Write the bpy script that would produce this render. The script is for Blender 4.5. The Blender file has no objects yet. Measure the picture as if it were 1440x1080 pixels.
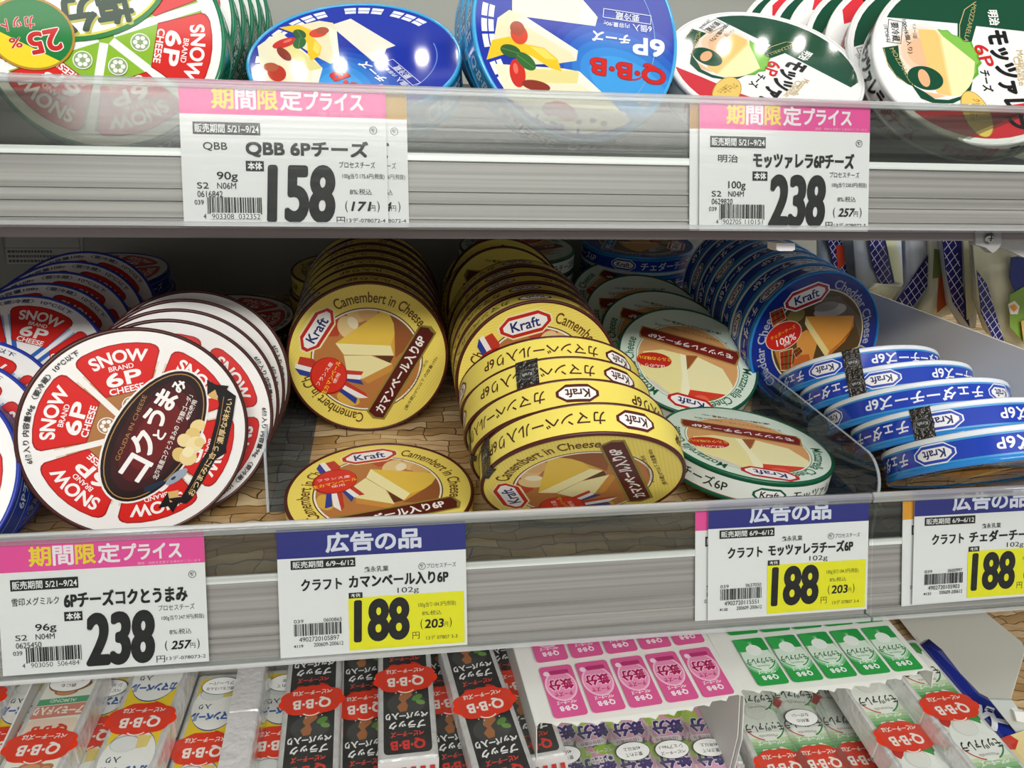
import bpy, math, random
from mathutils import Vector, Matrix

# ------------------------------------------------------------------ camera, world, lights, exposure
SC = bpy.context.scene
COL = SC.collection
F_PX = 1081.0
CAM_R = Vector((0.9889678, -0.1473399, 0.0152850))
CAM_U = Vector((0.0235404, 0.2581991, 0.9658049))
CAM_F = Vector((0.1462482, 0.9547901, -0.2588191))
CAM_P = Vector((0.0, -0.39661, 0.22093))
cam = bpy.data.objects.new('camera', bpy.data.cameras.new('camera'))
COL.objects.link(cam)
cam.matrix_world = Matrix(((CAM_R.x, CAM_U.x, -CAM_F.x, CAM_P.x), (CAM_R.y, CAM_U.y, -CAM_F.y, CAM_P.y),
                           (CAM_R.z, CAM_U.z, -CAM_F.z, CAM_P.z), (0, 0, 0, 1)))
cam.data.sensor_width = 36.0
cam.data.lens = F_PX / 1440.0 * 36.0
cam.data.clip_start = 0.01
cam.data.clip_end = 30
SC.camera = cam
SC.view_settings.view_transform = 'Standard'
SC.view_settings.look = 'None'
SC.view_settings.gamma = 1.0
SC.view_settings.use_curve_mapping = False
SC.view_settings.exposure = -0.42

W = bpy.data.worlds.new('world')
SC.world = W
W.use_nodes = True
W.node_tree.nodes['Background'].inputs[0].default_value = (0.93, 0.97, 1.0, 1)
W.node_tree.nodes['Background'].inputs[1].default_value = 0.48


def area(name, loc, target, sx, sy, power, col=(1, 1, 1)):
    l = bpy.data.lights.new(name, 'AREA')
    l.shape = 'RECTANGLE'
    l.size, l.size_y, l.energy, l.color = sx, sy, power, col
    o = bpy.data.objects.new(name, l)
    COL.objects.link(o)
    o.location = loc
    d = Vector(target) - Vector(loc)
    o.rotation_euler = d.to_track_quat('-Z', 'Y').to_euler()
    return o


# the store's ceiling strip lights over the aisle, and the chiller's canopy light over the shelf fronts
area('ceiling_strip_light', (0.1, -1.25, 1.75), (0.1, 0.1, 0.1), 2.6, 0.35, 12, (1.0, 0.98, 0.95))
area('ceiling_strip_light', (0.2, -2.6, 1.75), (0.1, 0.1, 0.1), 3.0, 0.5, 172, (1.0, 0.98, 0.95))


LED = 70.0            # the shelf lamps' own glow (built with the lamp bar below)
random.seed(4)
TAN = 0.1944
SH2 = -0.008          # second shelf floor: z = SH2 + TAN * y
SH1 = 0.2224          # upper shelf floor
SH3T = -0.1109        # height of the uppermost packs on the lower shelf
SH3 = SH3T - 0.100    # lower shelf floor
BACK = 0.50


def ray(px, py):
    return CAM_F + CAM_R * ((px - 720) / F_PX) - CAM_U * ((py - 540) / F_PX)


def on_floor(px, py, z0):
    d = ray(px, py)
    t = (z0 + TAN * CAM_P.y - CAM_P.z) / (d.z - TAN * d.y)
    return CAM_P + d * t


def on_plane(px, py, p, n):
    d = ray(px, py)
    return CAM_P + d * ((Vector(p) - CAM_P).dot(n) / d.dot(n))


# ------------------------------------------------------------------ materials
def lin(h):
    h = h.lstrip('#')
    c = [int(h[i:i + 2], 16) / 255 for i in (0, 2, 4)]
    return tuple(x / 12.92 if x <= 0.04045 else ((x + 0.055) / 1.055) ** 2.4 for x in c)


def mixc(a, b, t):
    a, b = a.lstrip('#'), b.lstrip('#')
    return '#' + ''.join('%02x' % round(int(a[i:i + 2], 16) * (1 - t) + int(b[i:i + 2], 16) * t) for i in (0, 2, 4))


MATS = {}
FIN = {'print': (0.34, 0.45, 0.0), 'card': (0.55, 0.35, 0.0), 'gloss': (0.13, 0.55, 0.0), 'film': (0.13, 0.5, 0.0),
       'matte': (0.7, 0.25, 0.0), 'foil': (0.24, 0.5, 0.35), 'metal': (0.32, 0.5, 0.9), 'paint': (0.42, 0.4, 0.0), 'lid': (0.075, 0.5, 0.0), 'tape': (0.22, 0.5, 0.7), 'lamp': (0.5, 0.5, 0.0)}


def mat(col, fin='print'):
    key = (col, fin)
    if key in MATS:
        return MATS[key]
    m = bpy.data.materials.new('%s_%s' % (fin, col.lstrip('#')))
    m.use_nodes = True
    nt = m.node_tree
    b = nt.nodes['Principled BSDF']
    r, s, me = FIN[fin]
    c = lin(col)
    if fin == 'lamp':
        b.inputs['Emission Color'].default_value = (*c, 1)
        b.inputs['Emission Strength'].default_value = LED
    b.inputs['Base Color'].default_value = (*c, 1)
    b.inputs['Metallic'].default_value = me
    b.inputs['Specular IOR Level'].default_value = s
    tc = nt.nodes.new('ShaderNodeTexCoord')
    nz = nt.nodes.new('ShaderNodeTexNoise')
    nz.inputs['Scale'].default_value = {'foil': 140, 'tape': 420}.get(fin, 90)
    nt.links.new(tc.outputs['Object'], nz.inputs['Vector'])
    mr = nt.nodes.new('ShaderNodeMapRange')
    mr.inputs['To Min'].default_value = r * 0.8
    mr.inputs['To Max'].default_value = r * 1.2
    nt.links.new(nz.outputs['Fac'], mr.inputs['Value'])
    nt.links.new(mr.outputs['Result'], b.inputs['Roughness'])
    if fin in ('foil', 'film', 'tape'):
        bp = nt.nodes.new('ShaderNodeBump')
        bp.inputs['Strength'].default_value = {'foil': 0.5, 'tape': 1.0}.get(fin, 0.12)
        bp.inputs['Distance'].default_value = 0.003
        nt.links.new(nz.outputs['Fac'], bp.inputs['Height'])
        nt.links.new(bp.outputs['Normal'], b.inputs['Normal'])
    MATS[key] = m
    return m


def clear_plastic(name, haze, rough, streak, tint='#f6f8f6', gloss=1.0, milk='#f2f2f0', scale=(1.2, 260, 260)):
    """thin clear sheet: passes light straight through, with a Fresnel gloss and a little milky haze"""
    m = bpy.data.materials.new(name)
    m.use_nodes = True
    nt = m.node_tree
    nt.nodes.clear()
    out = nt.nodes.new('ShaderNodeOutputMaterial')
    tr = nt.nodes.new('ShaderNodeBsdfTransparent')
    tr.inputs[0].default_value = (*lin(tint), 1)
    df = nt.nodes.new('ShaderNodeBsdfDiffuse')
    df.inputs[0].default_value = (*lin(milk), 1)
    gl = nt.nodes.new('ShaderNodeBsdfGlossy')
    gl.inputs['Roughness'].default_value = rough
    m1 = nt.nodes.new('ShaderNodeMixShader')
    m1.inputs[0].default_value = haze
    fr = nt.nodes.new('ShaderNodeFresnel')
    fr.inputs[0].default_value = 1.5
    m2 = nt.nodes.new('ShaderNodeMixShader')
    ge = nt.nodes.new('ShaderNodeNewGeometry')
    fb = nt.nodes.new('ShaderNodeMath')          # gloss only on the outer face, none on the way out
    fb.operation = 'SUBTRACT'
    fb.inputs[0].default_value = 1.0
    nt.links.new(ge.outputs['Backfacing'], fb.inputs[1])
    mu = nt.nodes.new('ShaderNodeMath')
    mu.operation = 'MULTIPLY'
    nt.links.new(fr.outputs[0], mu.inputs[0])
    nt.links.new(fb.outputs[0], mu.inputs[1])
    m3 = nt.nodes.new('ShaderNodeMath')
    m3.operation = 'MULTIPLY'
    m3.inputs[1].default_value = gloss
    nt.links.new(mu.outputs[0], m3.inputs[0])
    nt.links.new(m3.outputs[0], m2.inputs[0])
    nt.links.new(tr.outputs[0], m1.inputs[1])
    nt.links.new(df.outputs[0], m1.inputs[2])
    nt.links.new(m1.outputs[0], m2.inputs[1])
    nt.links.new(gl.outputs[0], m2.inputs[2])
    nt.links.new(m2.outputs[0], out.inputs[0])
    if streak:
        tc = nt.nodes.new('ShaderNodeTexCoord')
        mp = nt.nodes.new('ShaderNodeMapping')
        mp.inputs['Scale'].default_value = scale
        nz = nt.nodes.new('ShaderNodeTexNoise')
        nz.inputs['Scale'].default_value = 1.0
        nz.inputs['Detail'].default_value = 3
        nt.links.new(tc.outputs['Object'], mp.inputs[0])
        nt.links.new(mp.outputs[0], nz.inputs['Vector'])
        bp = nt.nodes.new('ShaderNodeBump')
        bp.inputs['Strength'].default_value = 0.8
        bp.inputs['Distance'].default_value = streak
        nt.links.new(nz.outputs['Fac'], bp.inputs['Height'])
        nt.links.new(bp.outputs['Normal'], gl.inputs['Normal'])
        mr = nt.nodes.new('ShaderNodeMapRange')
        mr.inputs['From Min'].default_value = 0.35
        mr.inputs['From Max'].default_value = 0.75
        mr.inputs['To Min'].default_value = haze * 0.45
        mr.inputs['To Max'].default_value = haze * 1.9
        nt.links.new(nz.outputs['Fac'], mr.inputs['Value'])
        nt.links.new(mr.outputs['Result'], m1.inputs[0])
    return m


def streaked(name, col, rough, metal=0.0, fx=1.5, fz=300):
    m = bpy.data.materials.new(name)
    m.use_nodes = True
    nt = m.node_tree
    b = nt.nodes['Principled BSDF']
    b.inputs['Metallic'].default_value = metal
    tc = nt.nodes.new('ShaderNodeTexCoord')
    mp = nt.nodes.new('ShaderNodeMapping')
    mp.inputs['Scale'].default_value = (fx, fz, fz)
    nz = nt.nodes.new('ShaderNodeTexNoise')
    nz.inputs['Scale'].default_value = 1.0
    nz.inputs['Detail'].default_value = 4
    nt.links.new(tc.outputs['Object'], mp.inputs[0])
    nt.links.new(mp.outputs[0], nz.inputs['Vector'])
    cr = nt.nodes.new('ShaderNodeValToRGB')
    c = lin(col)
    cr.color_ramp.elements[0].position = 0.3
    cr.color_ramp.elements[0].color = (*[x * 0.62 for x in c], 1)
    cr.color_ramp.elements[1].position = 0.7
    cr.color_ramp.elements[1].color = (*[min(1, x * 1.28) for x in c], 1)
    nt.links.new(nz.outputs['Fac'], cr.inputs[0])
    nt.links.new(cr.outputs[0], b.inputs['Base Color'])
    b.inputs['Roughness'].default_value = rough
    return m


def stone_print():
    """shelf liner printed with tan logs and stones in rough courses"""
    m = bpy.data.materials.new('printed_liner')
    m.use_nodes = True
    nt = m.node_tree
    b = nt.nodes['Principled BSDF']
    b.inputs['Roughness'].default_value = 0.3
    tc = nt.nodes.new('ShaderNodeTexCoord')
    nz = nt.nodes.new('ShaderNodeTexNoise')
    nz.inputs['Scale'].default_value = 28
    ad = nt.nodes.new('ShaderNodeMixRGB')
    ad.blend_type = 'LINEAR_LIGHT'
    ad.inputs[0].default_value = 0.012
    nt.links.new(tc.outputs['Object'], nz.inputs['Vector'])
    nt.links.new(tc.outputs['Object'], ad.inputs[1])
    nt.links.new(nz.outputs['Color'], ad.inputs[2])
    br = nt.nodes.new('ShaderNodeTexBrick')
    br.inputs['Scale'].default_value = 1.0
    br.inputs['Brick Width'].default_value = 0.036
    br.inputs['Row Height'].default_value = 0.0085
    br.inputs['Mortar Size'].default_value = 0.0005
    br.inputs['Mortar Smooth'].default_value = 0.4
    br.inputs['Bias'].default_value = 0.0
    br.offset = 0.37
    br.squash = 0.6
    br.squash_frequency = 3
    br.inputs['Color1'].default_value = (*lin('#d9bd92'), 1)
    br.inputs['Color2'].default_value = (*lin('#a5814f'), 1)
    br.inputs['Mortar'].default_value = (*lin('#584226'), 1)
    nt.links.new(ad.outputs[0], br.inputs['Vector'])
    n2 = nt.nodes.new('ShaderNodeTexNoise')
    n2.inputs['Scale'].default_value = 160
    n2.inputs['Detail'].default_value = 4
    mp = nt.nodes.new('ShaderNodeMapping')
    mp.inputs['Scale'].default_value = (0.35, 1, 1)
    nt.links.new(tc.outputs['Object'], mp.inputs[0])
    nt.links.new(mp.outputs[0], n2.inputs['Vector'])
    ml = nt.nodes.new('ShaderNodeMixRGB')
    ml.blend_type = 'OVERLAY'
    ml.inputs[0].default_value = 0.45
    nt.links.new(br.outputs['Color'], ml.inputs[1])
    nt.links.new(n2.outputs['Fac'], ml.inputs[2])
    nt.links.new(ml.outputs[0], b.inputs['Base Color'])
    return m


# ------------------------------------------------------------------ mesh building
class MB:
    def __init__(self):
        self.v, self.f, self.m, self.mats, self.smooth = [], [], [], [], []

    def mi(self, m):
        if m not in self.mats:
            self.mats.append(m)
        return self.mats.index(m)

    def add(self, vs, fs, m, smooth=False):
        o = len(self.v)
        self.v.extend(vs)
        i = self.mi(m)
        for f in fs:
            self.f.append(tuple(o + k for k in f))
            self.m.append(i)
            self.smooth.append(smooth)

    def box(self, x0, x1, y0, y1, z0, z1, m):
        vs = [(x, y, z) for z in (z0, z1) for y in (y0, y1) for x in (x0, x1)]
        self.add(vs, [(0, 2, 3, 1), (4, 5, 7, 6), (0, 1, 5, 4), (2, 6, 7, 3), (0, 4, 6, 2), (1, 3, 7, 5)], m)

    def prism(self, pts, d, m):
        """closed polygon of 3-D points pushed along vector d"""
        n = len(pts)
        a = [tuple(p) for p in pts]
        b = [tuple(Vector(p) + Vector(d)) for p in pts]
        self.add(a + b, [tuple(range(n))[::-1], tuple(range(n, 2 * n))] + [(i, (i + 1) % n, n + (i + 1) % n, n + i) for i in range(n)], m)

    def lathe(self, prof, m, n=96, smooth=True):
        vs = []
        for (r, z) in prof:
            for k in range(n):
                a = 2 * math.pi * k / n
                vs.append((r * math.cos(a), r * math.sin(a), z))
        fs = []
        for i in range(len(prof) - 1):
            for k in range(n):
                k2 = (k + 1) % n
                fs.append((i * n + k, i * n + k2, (i + 1) * n + k2, (i + 1) * n + k))
        self.add(vs, fs, m, smooth)

    def disc(self, r, z, m, n=96, flip=False):
        vs = [(r * math.cos(2 * math.pi * k / n), r * math.sin(2 * math.pi * k / n), z) for k in range(n)]
        f = tuple(range(n))
        self.add(vs, [f[::-1] if flip else f], m)

    def mesh(self, name):
        me = bpy.data.meshes.new(name)
        me.from_pydata([tuple(p) for p in self.v], [], self.f)
        for m in self.mats:
            me.materials.append(m)
        me.polygons.foreach_set('material_index', self.m)
        me.polygons.foreach_set('use_smooth', self.smooth)
        me.update()
        return me

    def build(self, name, parent=None):
        o = bpy.data.objects.new(name, self.mesh(name))
        COL.objects.link(o)
        if parent is not None:
            o.parent = parent
        return o


def link(name, me, parent=None):
    o = bpy.data.objects.new(name, me)
    COL.objects.link(o)
    if parent is not None:
        o.parent = parent
    return o


def tag(o, label=None, cat=None, group=None, kind=None):
    if label:
        o['label'] = label
    if cat:
        o['category'] = cat
    if group:
        o['group'] = group
    if kind:
        o['kind'] = kind
    return o


def empty(name, M=None):
    o = bpy.data.objects.new(name, None)
    o.empty_display_size = 0.02
    COL.objects.link(o)
    if M is not None:
        o.matrix_world = M
    return o


def copy_tree(src, parent=None):
    o = src.copy()
    COL.objects.link(o)
    if parent is not None:
        o.parent = parent
    for ch in list(src.children):
        copy_tree(ch, o)
    return o


# ------------------------------------------------------------------ flat print: polygons and lettering in millimetres
_tc = bpy.data.curves.new('lettering', 'FONT')
_to = bpy.data.objects.new('lettering', _tc)
COL.objects.link(_to)
_tcache = {}


def glyphs(s, bold):
    key = (s, bold)
    if key not in _tcache:
        _tc.body = s
        _tc.resolution_u = 5
        _tc.offset = bold
        bpy.context.view_layer.update()
        me = bpy.data.meshes.new_from_object(_to.evaluated_get(bpy.context.evaluated_depsgraph_get()))
        vs = [(v.co.x, v.co.y) for v in me.vertices]
        fs = [tuple(p.vertices) for p in me.polygons]
        bpy.data.meshes.remove(me)
        x0, x1 = min(v[0] for v in vs), max(v[0] for v in vs)
        y0, y1 = min(v[1] for v in vs), max(v[1] for v in vs)
        _tcache[key] = ([((x - x0) / max(x1 - x0, 1e-6), (y - y0) / max(y1 - y0, 1e-6)) for x, y in vs], fs, (x1 - x0) / max(y1 - y0, 1e-6))
    return _tcache[key]


def clip_half(poly, nx, ny, d):
    """keep the side nx*x + ny*y <= d"""
    out = []
    for i in range(len(poly)):
        a, b = poly[i - 1], poly[i]
        da, db = nx * a[0] + ny * a[1] - d, nx * b[0] + ny * b[1] - d
        if (da <= 0) != (db <= 0):
            t = da / (da - db)
            out.append((a[0] + (b[0] - a[0]) * t, a[1] + (b[1] - a[1]) * t))
        if db <= 0:
            out.append(b)
    return out


class Art:
    """layers of flat print; coordinates in mm, each layer a hair above the last"""

    def __init__(self, dz=0.045, fin='print', strip=None):
        self.L, self.z, self.dz, self.fin, self.clip, self.strip = [], 0.0, dz, fin, None, strip

    def up(self):
        self.z += self.dz

    def raw(self, vs, fs, col, fin=None):
        m = mat(col, fin or self.fin)
        for f in fs:
            p = [vs[i] for i in f]
            if self.clip:
                for h in self.clip:
                    p = clip_half(p, *h)
                    if len(p) < 3:
                        break
            if len(p) >= 3:
                self.L.append((p, self.z, m))

    def poly(self, pts, col, fin=None):
        self.up()
        self.raw(pts, [tuple(range(len(pts)))], col, fin)

    def clip_circle(self, cx, cy, r, n=48):
        self.clip = [(math.cos(2 * math.pi * k / n), math.sin(2 * math.pi * k / n),
                      r + cx * math.cos(2 * math.pi * k / n) + cy * math.sin(2 * math.pi * k / n)) for k in range(n)]

    def ell(self, cx, cy, rx, ry, col, rot=0, n=48, fin=None):
        c, s = math.cos(math.radians(rot)), math.sin(math.radians(rot))
        self.poly([(cx + rx * math.cos(a) * c - ry * math.sin(a) * s, cy + rx * math.cos(a) * s + ry * math.sin(a) * c)
                   for a in [2 * math.pi * k / n for k in range(n)]], col, fin)

    def ring(self, cx, cy, r0, r1, col, n=72, a0=0, a1=360):
        self.up()
        vs, fs = [], []
        for k in range(n + 1):
            a = math.radians(a0 + (a1 - a0) * k / n)
            vs += [(cx + r0 * math.cos(a), cy + r0 * math.sin(a)), (cx + r1 * math.cos(a), cy + r1 * math.sin(a))]
        for k in range(n):
            fs.append((2 * k, 2 * k + 1, 2 * k + 3, 2 * k + 2))
        self.raw(vs, fs, col)

    def line(self, pts, w, col, closed=False):
        self.up()
        P = [Vector(p) for p in pts]
        n = len(P)
        for i in range(n if closed else n - 1):
            a, b = P[i], P[(i + 1) % n]
            d = (b - a)
            if d.length < 1e-6:
                continue
            d.normalize()
            e = Vector((-d.y, d.x)) * (w / 2)
            a2, b2 = a - d * w * 0.25, b + d * w * 0.25
            self.raw([tuple(a2 + e), tuple(a2 - e), tuple(b2 - e), tuple(b2 + e)], [(0, 1, 2, 3)], col)

    def rect(self, x0, y0, x1, y1, col, fin=None):
        self.poly([(x0, y0), (x1, y0), (x1, y1), (x0, y1)], col, fin)

    def rrect(self, x0, y0, x1, y1, r, col, fin=None, n=5):
        p = []
        for cx, cy, a in ((x1 - r, y0 + r, -90), (x1 - r, y1 - r, 0), (x0 + r, y1 - r, 90), (x0 + r, y0 + r, 180)):
            for k in range(n + 1):
                t = math.radians(a + 90 * k / n)
                p.append((cx + r * math.cos(t), cy + r * math.sin(t)))
        self.poly(p, col, fin)

    def tx(self, s, p0, p1, h, col, bold=0.0, shear=0.0):
        """lettering fitted between two baseline points, h tall"""
        self.up()
        vs, fs, _ = glyphs(s, 0.0 if bold > 0.02 else min(bold, 0.012))
        a, b = Vector(p0), Vector(p1)
        d = b - a
        e = Vector((-d.y, d.x)).normalized() * h
        if bold > 0.02:
            k = bold * 0.8 * abs(h)
            dn, en = d.normalized(), e.normalized()
            ring = ((1, 1), (1, -1), (-1, 1), (-1, -1)) if abs(h) < 10 else [(1.2 * math.cos(math.pi * t / 8), 1.2 * math.sin(math.pi * t / 8)) for t in range(16)] + [(0, 0)]
            for i, j in ring:
                o = dn * (k * i) + en * (k * j)
                self.z += 0.0025
                self.raw([tuple(a + o + d * x + e * y + dn * (shear * h * y)) for x, y in vs], fs, col)
        else:
            self.raw([tuple(a + d * x + e * y + d.normalized() * (shear * h * y)) for x, y in vs], fs, col)

    def tb(self, s, x0, y0, x1, y1, col, bold=0.0, shear=0.0):
        self.tx(s, (x0, y0), (x1, y0), y1 - y0, col, bold, shear)

    def tc(self, s, cx, cy, h, col, bold=0.0, rot=0, sx=1.0, wmax=None):
        w = glyphs(s, min(bold, 0.012))[2] * h * sx
        if wmax:
            w = min(w, wmax)
        c, q = math.cos(math.radians(rot)), math.sin(math.radians(rot))
        self.tx(s, (cx - c * w / 2 + q * h / 2, cy - q * w / 2 - c * h / 2), (cx + c * w / 2 + q * h / 2, cy + q * w / 2 - c * h / 2), h, col, bold)

    def ta(self, s, cx, cy, r, a0, a1, h, col, bold=0.0):
        """lettering along an arc of baseline radius r from angle a0 to a1 (degrees)"""
        self.up()
        vs, fs, _ = glyphs(s, min(bold, 0.03))
        out = []
        sg = 1 if a1 < a0 else -1
        for x, y in vs:
            a = math.radians(a0 + (a1 - a0) * x)
            rr = r + sg * h * y
            out.append((cx + rr * math.cos(a), cy + rr * math.sin(a)))
        self.raw(out, fs, col)

    def into(self, mb, fn, z0=0.0):
        for p, z, m in self.L:
            pieces = [p]
            if self.strip:
                pieces = []
                lo, hi = min(q[0] for q in p), max(q[0] for q in p)
                if hi - lo < self.strip * 1.2:
                    pieces = [p]
                else:
                    k = math.floor(lo / self.strip)
                    while k * self.strip < hi:
                        q = clip_half(clip_half(p, -1, 0, -k * self.strip), 1, 0, (k + 1) * self.strip)
                        if len(q) >= 3:
                            pieces.append(q)
                        k += 1
            for q in pieces:
                mb.add([fn(x, y, z0 + z) for x, y in q], [tuple(range(len(q)))], m)


def flat(x, y, z):
    return (x / 1000, y / 1000, z / 1000)

# ------------------------------------------------------------------ setting: back wall, shelves, liner, floor and ceiling of the aisle
def setting():
    def S(mb, name):
        o = mb.build(name)
        o['kind'] = 'structure'
        return o
    m = MB()
    m.box(-0.75, 0.95, BACK, BACK + 0.02, -0.5, 0.95, mat('#9c9e95', 'paint'))
    S(m, 'wall_back')
    steel = mat('#a8a09c', 'paint')
    grey = streaked('shelf_steel', '#978b8b', 0.5)

    def shelf(z0, yf, drop, mtop, name, x1):
        b = MB()
        y1 = BACK
        za, zb = z0 + TAN * yf, z0 + TAN * y1
        vs = [(-0.75, yf, za), (x1, yf, za), (x1, y1, zb), (-0.75, y1, zb),
              (-0.75, yf, za - drop), (x1, yf, za - drop), (x1, y1, zb - 0.02), (-0.75, y1, zb - 0.02)]
        b.add(vs, [(4, 7, 6, 5), (1, 5, 6, 2), (0, 3, 7, 4), (2, 6, 7, 3)], steel)
        b.add(vs, [(0, 4, 5, 1)], grey)
        b.add(vs, [(0, 1, 2, 3)], mtop)
        return S(b, name)
    stone = stone_print()
    shelf(SH1, 0.047, 0.0445, mat('#1f211d', 'paint'), 'trim_1', 0.415)
    shelf(SH2, 0.012, 0.030, stone, 'trim_2', 0.95)
    shelf(SH3, -0.14, 0.05, stone, 'trim_3', 0.95)
    m = MB()
    m.box(-2.5, 2.5, -5.4, 0.0, -1.02, -1.0, mat('#b9b4ab', 'gloss'))
    S(m, 'floor')
    m = MB()
    m.box(-2.5, 2.5, -5.4, -0.25, 1.8, 1.82, mat('#d8d8d6', 'matte'))
    S(m, 'ceiling')


setting()

# lamp bar under the shelf above the picture: a row of small bright lamps facing down
bar = empty('lamp_bar')
tag(bar, 'row of small lamps above the upper shelf, seen as bright spots on the lids', 'lamp')
m = MB()
m.box(-0.62, 0.80, 0.192, 0.218, 0.552, 0.572, mat('#d8d8d6', 'paint'))
m.build('housing', bar)
for k in range(37):
    m = MB()
    m.disc(0.0055, 0.0, mat('#fffaf2', 'lamp'), 20, True)
    l = m.build('lamp', bar)
    l.location = (-0.60 + 0.038 * k, 0.205, 0.5515)


# ------------------------------------------------------------------ tins
def axes(el, az):
    e, a = math.radians(el), math.radians(az)
    n = Vector((math.cos(e) * math.sin(a), -math.cos(e) * math.cos(a), math.sin(e)))
    side = Vector((math.cos(a), math.sin(a), 0))
    up = n.cross(side)
    return n, side, up


class Pose:
    def __init__(self, x, y, z, el, az, R=60.0, T=20.0):
        self.p, self.el, self.az = Vector((x, y, z)), el, az
        self.n, self.s, self.u = axes(el, az)
        self.R, self.T = R, T

    def tracer(self, ox, oy, k):
        def q(cx, cy):
            d = on_plane(ox + cx / k, oy + cy / k, self.p, self.n) - self.p
            return (d.dot(self.s) * 1000, d.dot(self.u) * 1000)
        return q

    def matrix(self, roll):
        a = math.radians(roll)
        s = self.s * math.cos(a) + self.u * math.sin(a)
        u = self.u * math.cos(a) - self.s * math.sin(a)
        o = self.p - self.n * (self.T / 1000)
        return Matrix(((s.x, u.x, self.n.x, o.x), (s.y, u.y, self.n.y, o.y), (s.z, u.z, self.n.z, o.z), (0, 0, 0, 1)))


def stand_z(x, y, el, az, R, T, sh):
    """height of the lid centre when the tin's lowest rim rests on the sloping floor"""
    n, s, u = axes(el, az)
    best = 1e9
    for k in range(120):
        a = 2 * math.pi * k / 120
        c = (s * math.cos(a) + u * math.sin(a)) * (R / 1000)
        for q in (c, c - n * (T / 1000)):
            best = min(best, q.z - TAN * q.y)
    return sh + TAN * y - best


def polar(p):
    return math.hypot(*p), math.degrees(math.atan2(p[1], p[0]))


def kraft(A, cx, cy, w, h, rot, edge, bg='#f4f2ee', ink='#1c2a6e', line=None):
    c, s = math.cos(math.radians(rot)), math.sin(math.radians(rot))

    def oct_(w, h, k=0.2):
        p = [(-w / 2, -h * 0.14), (-w / 2, h * 0.14), (-w / 2 + h * 0.5, h / 2), (w / 2 - h * 0.5, h / 2), (w / 2, h * 0.14), (w / 2, -h * 0.14),
             (w / 2 - h * 0.5, -h / 2), (-w / 2 + h * 0.5, -h / 2)]
        return [(cx + x * c - y * s, cy + x * s + y * c) for x, y in p]
    if line:
        A.poly(oct_(w * 1.07, h * 1.16), line)
    A.poly(oct_(w, h), edge)
    A.poly(oct_(w * 0.86, h * 0.68), bg)
    tw, th = w * 0.56, h * 0.46
    A.tx('Kraft', (cx - tw / 2 * c + th / 2 * s, cy - tw / 2 * s - th / 2 * c), (cx + tw / 2 * c + th / 2 * s, cy + tw / 2 * s - th / 2 * c), th, ink, 0.03)


REF = {'camembert': Pose(-0.0213, 0.174, 0.0848, -8, 4), 'mozzarella': Pose(0.2423, 0.2058, 0.0772, 54, 0),
       'cheddar': Pose(0.3480, 0.1930, stand_z(0.348, 0.193, -6, 4, 60, 20, SH2) - 0.002, -6, 4), 'gouda': Pose(-0.1522, 0.0618, 0.0719, 9.2, 21.3, 62.5, 15.0),
       'blue': Pose(0.1069, 0.0695, 0.3017, 15.3, 7.5, 62.5, 21.0), 'green': Pose(-0.1479, 0.0668, 0.2900, 17.2, 0.8, 60.6, 20.0),
       'white': Pose(0.3600, 0.0745, stand_z(0.3600, 0.0745, 32, -10, 64.5, 21.0, SH1), 32, -10, 64.5, 21.0), 'snow': Pose(-0.2657, 0.1685, 0.0844, 35, 0, 62.5, 19.0)}


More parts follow.
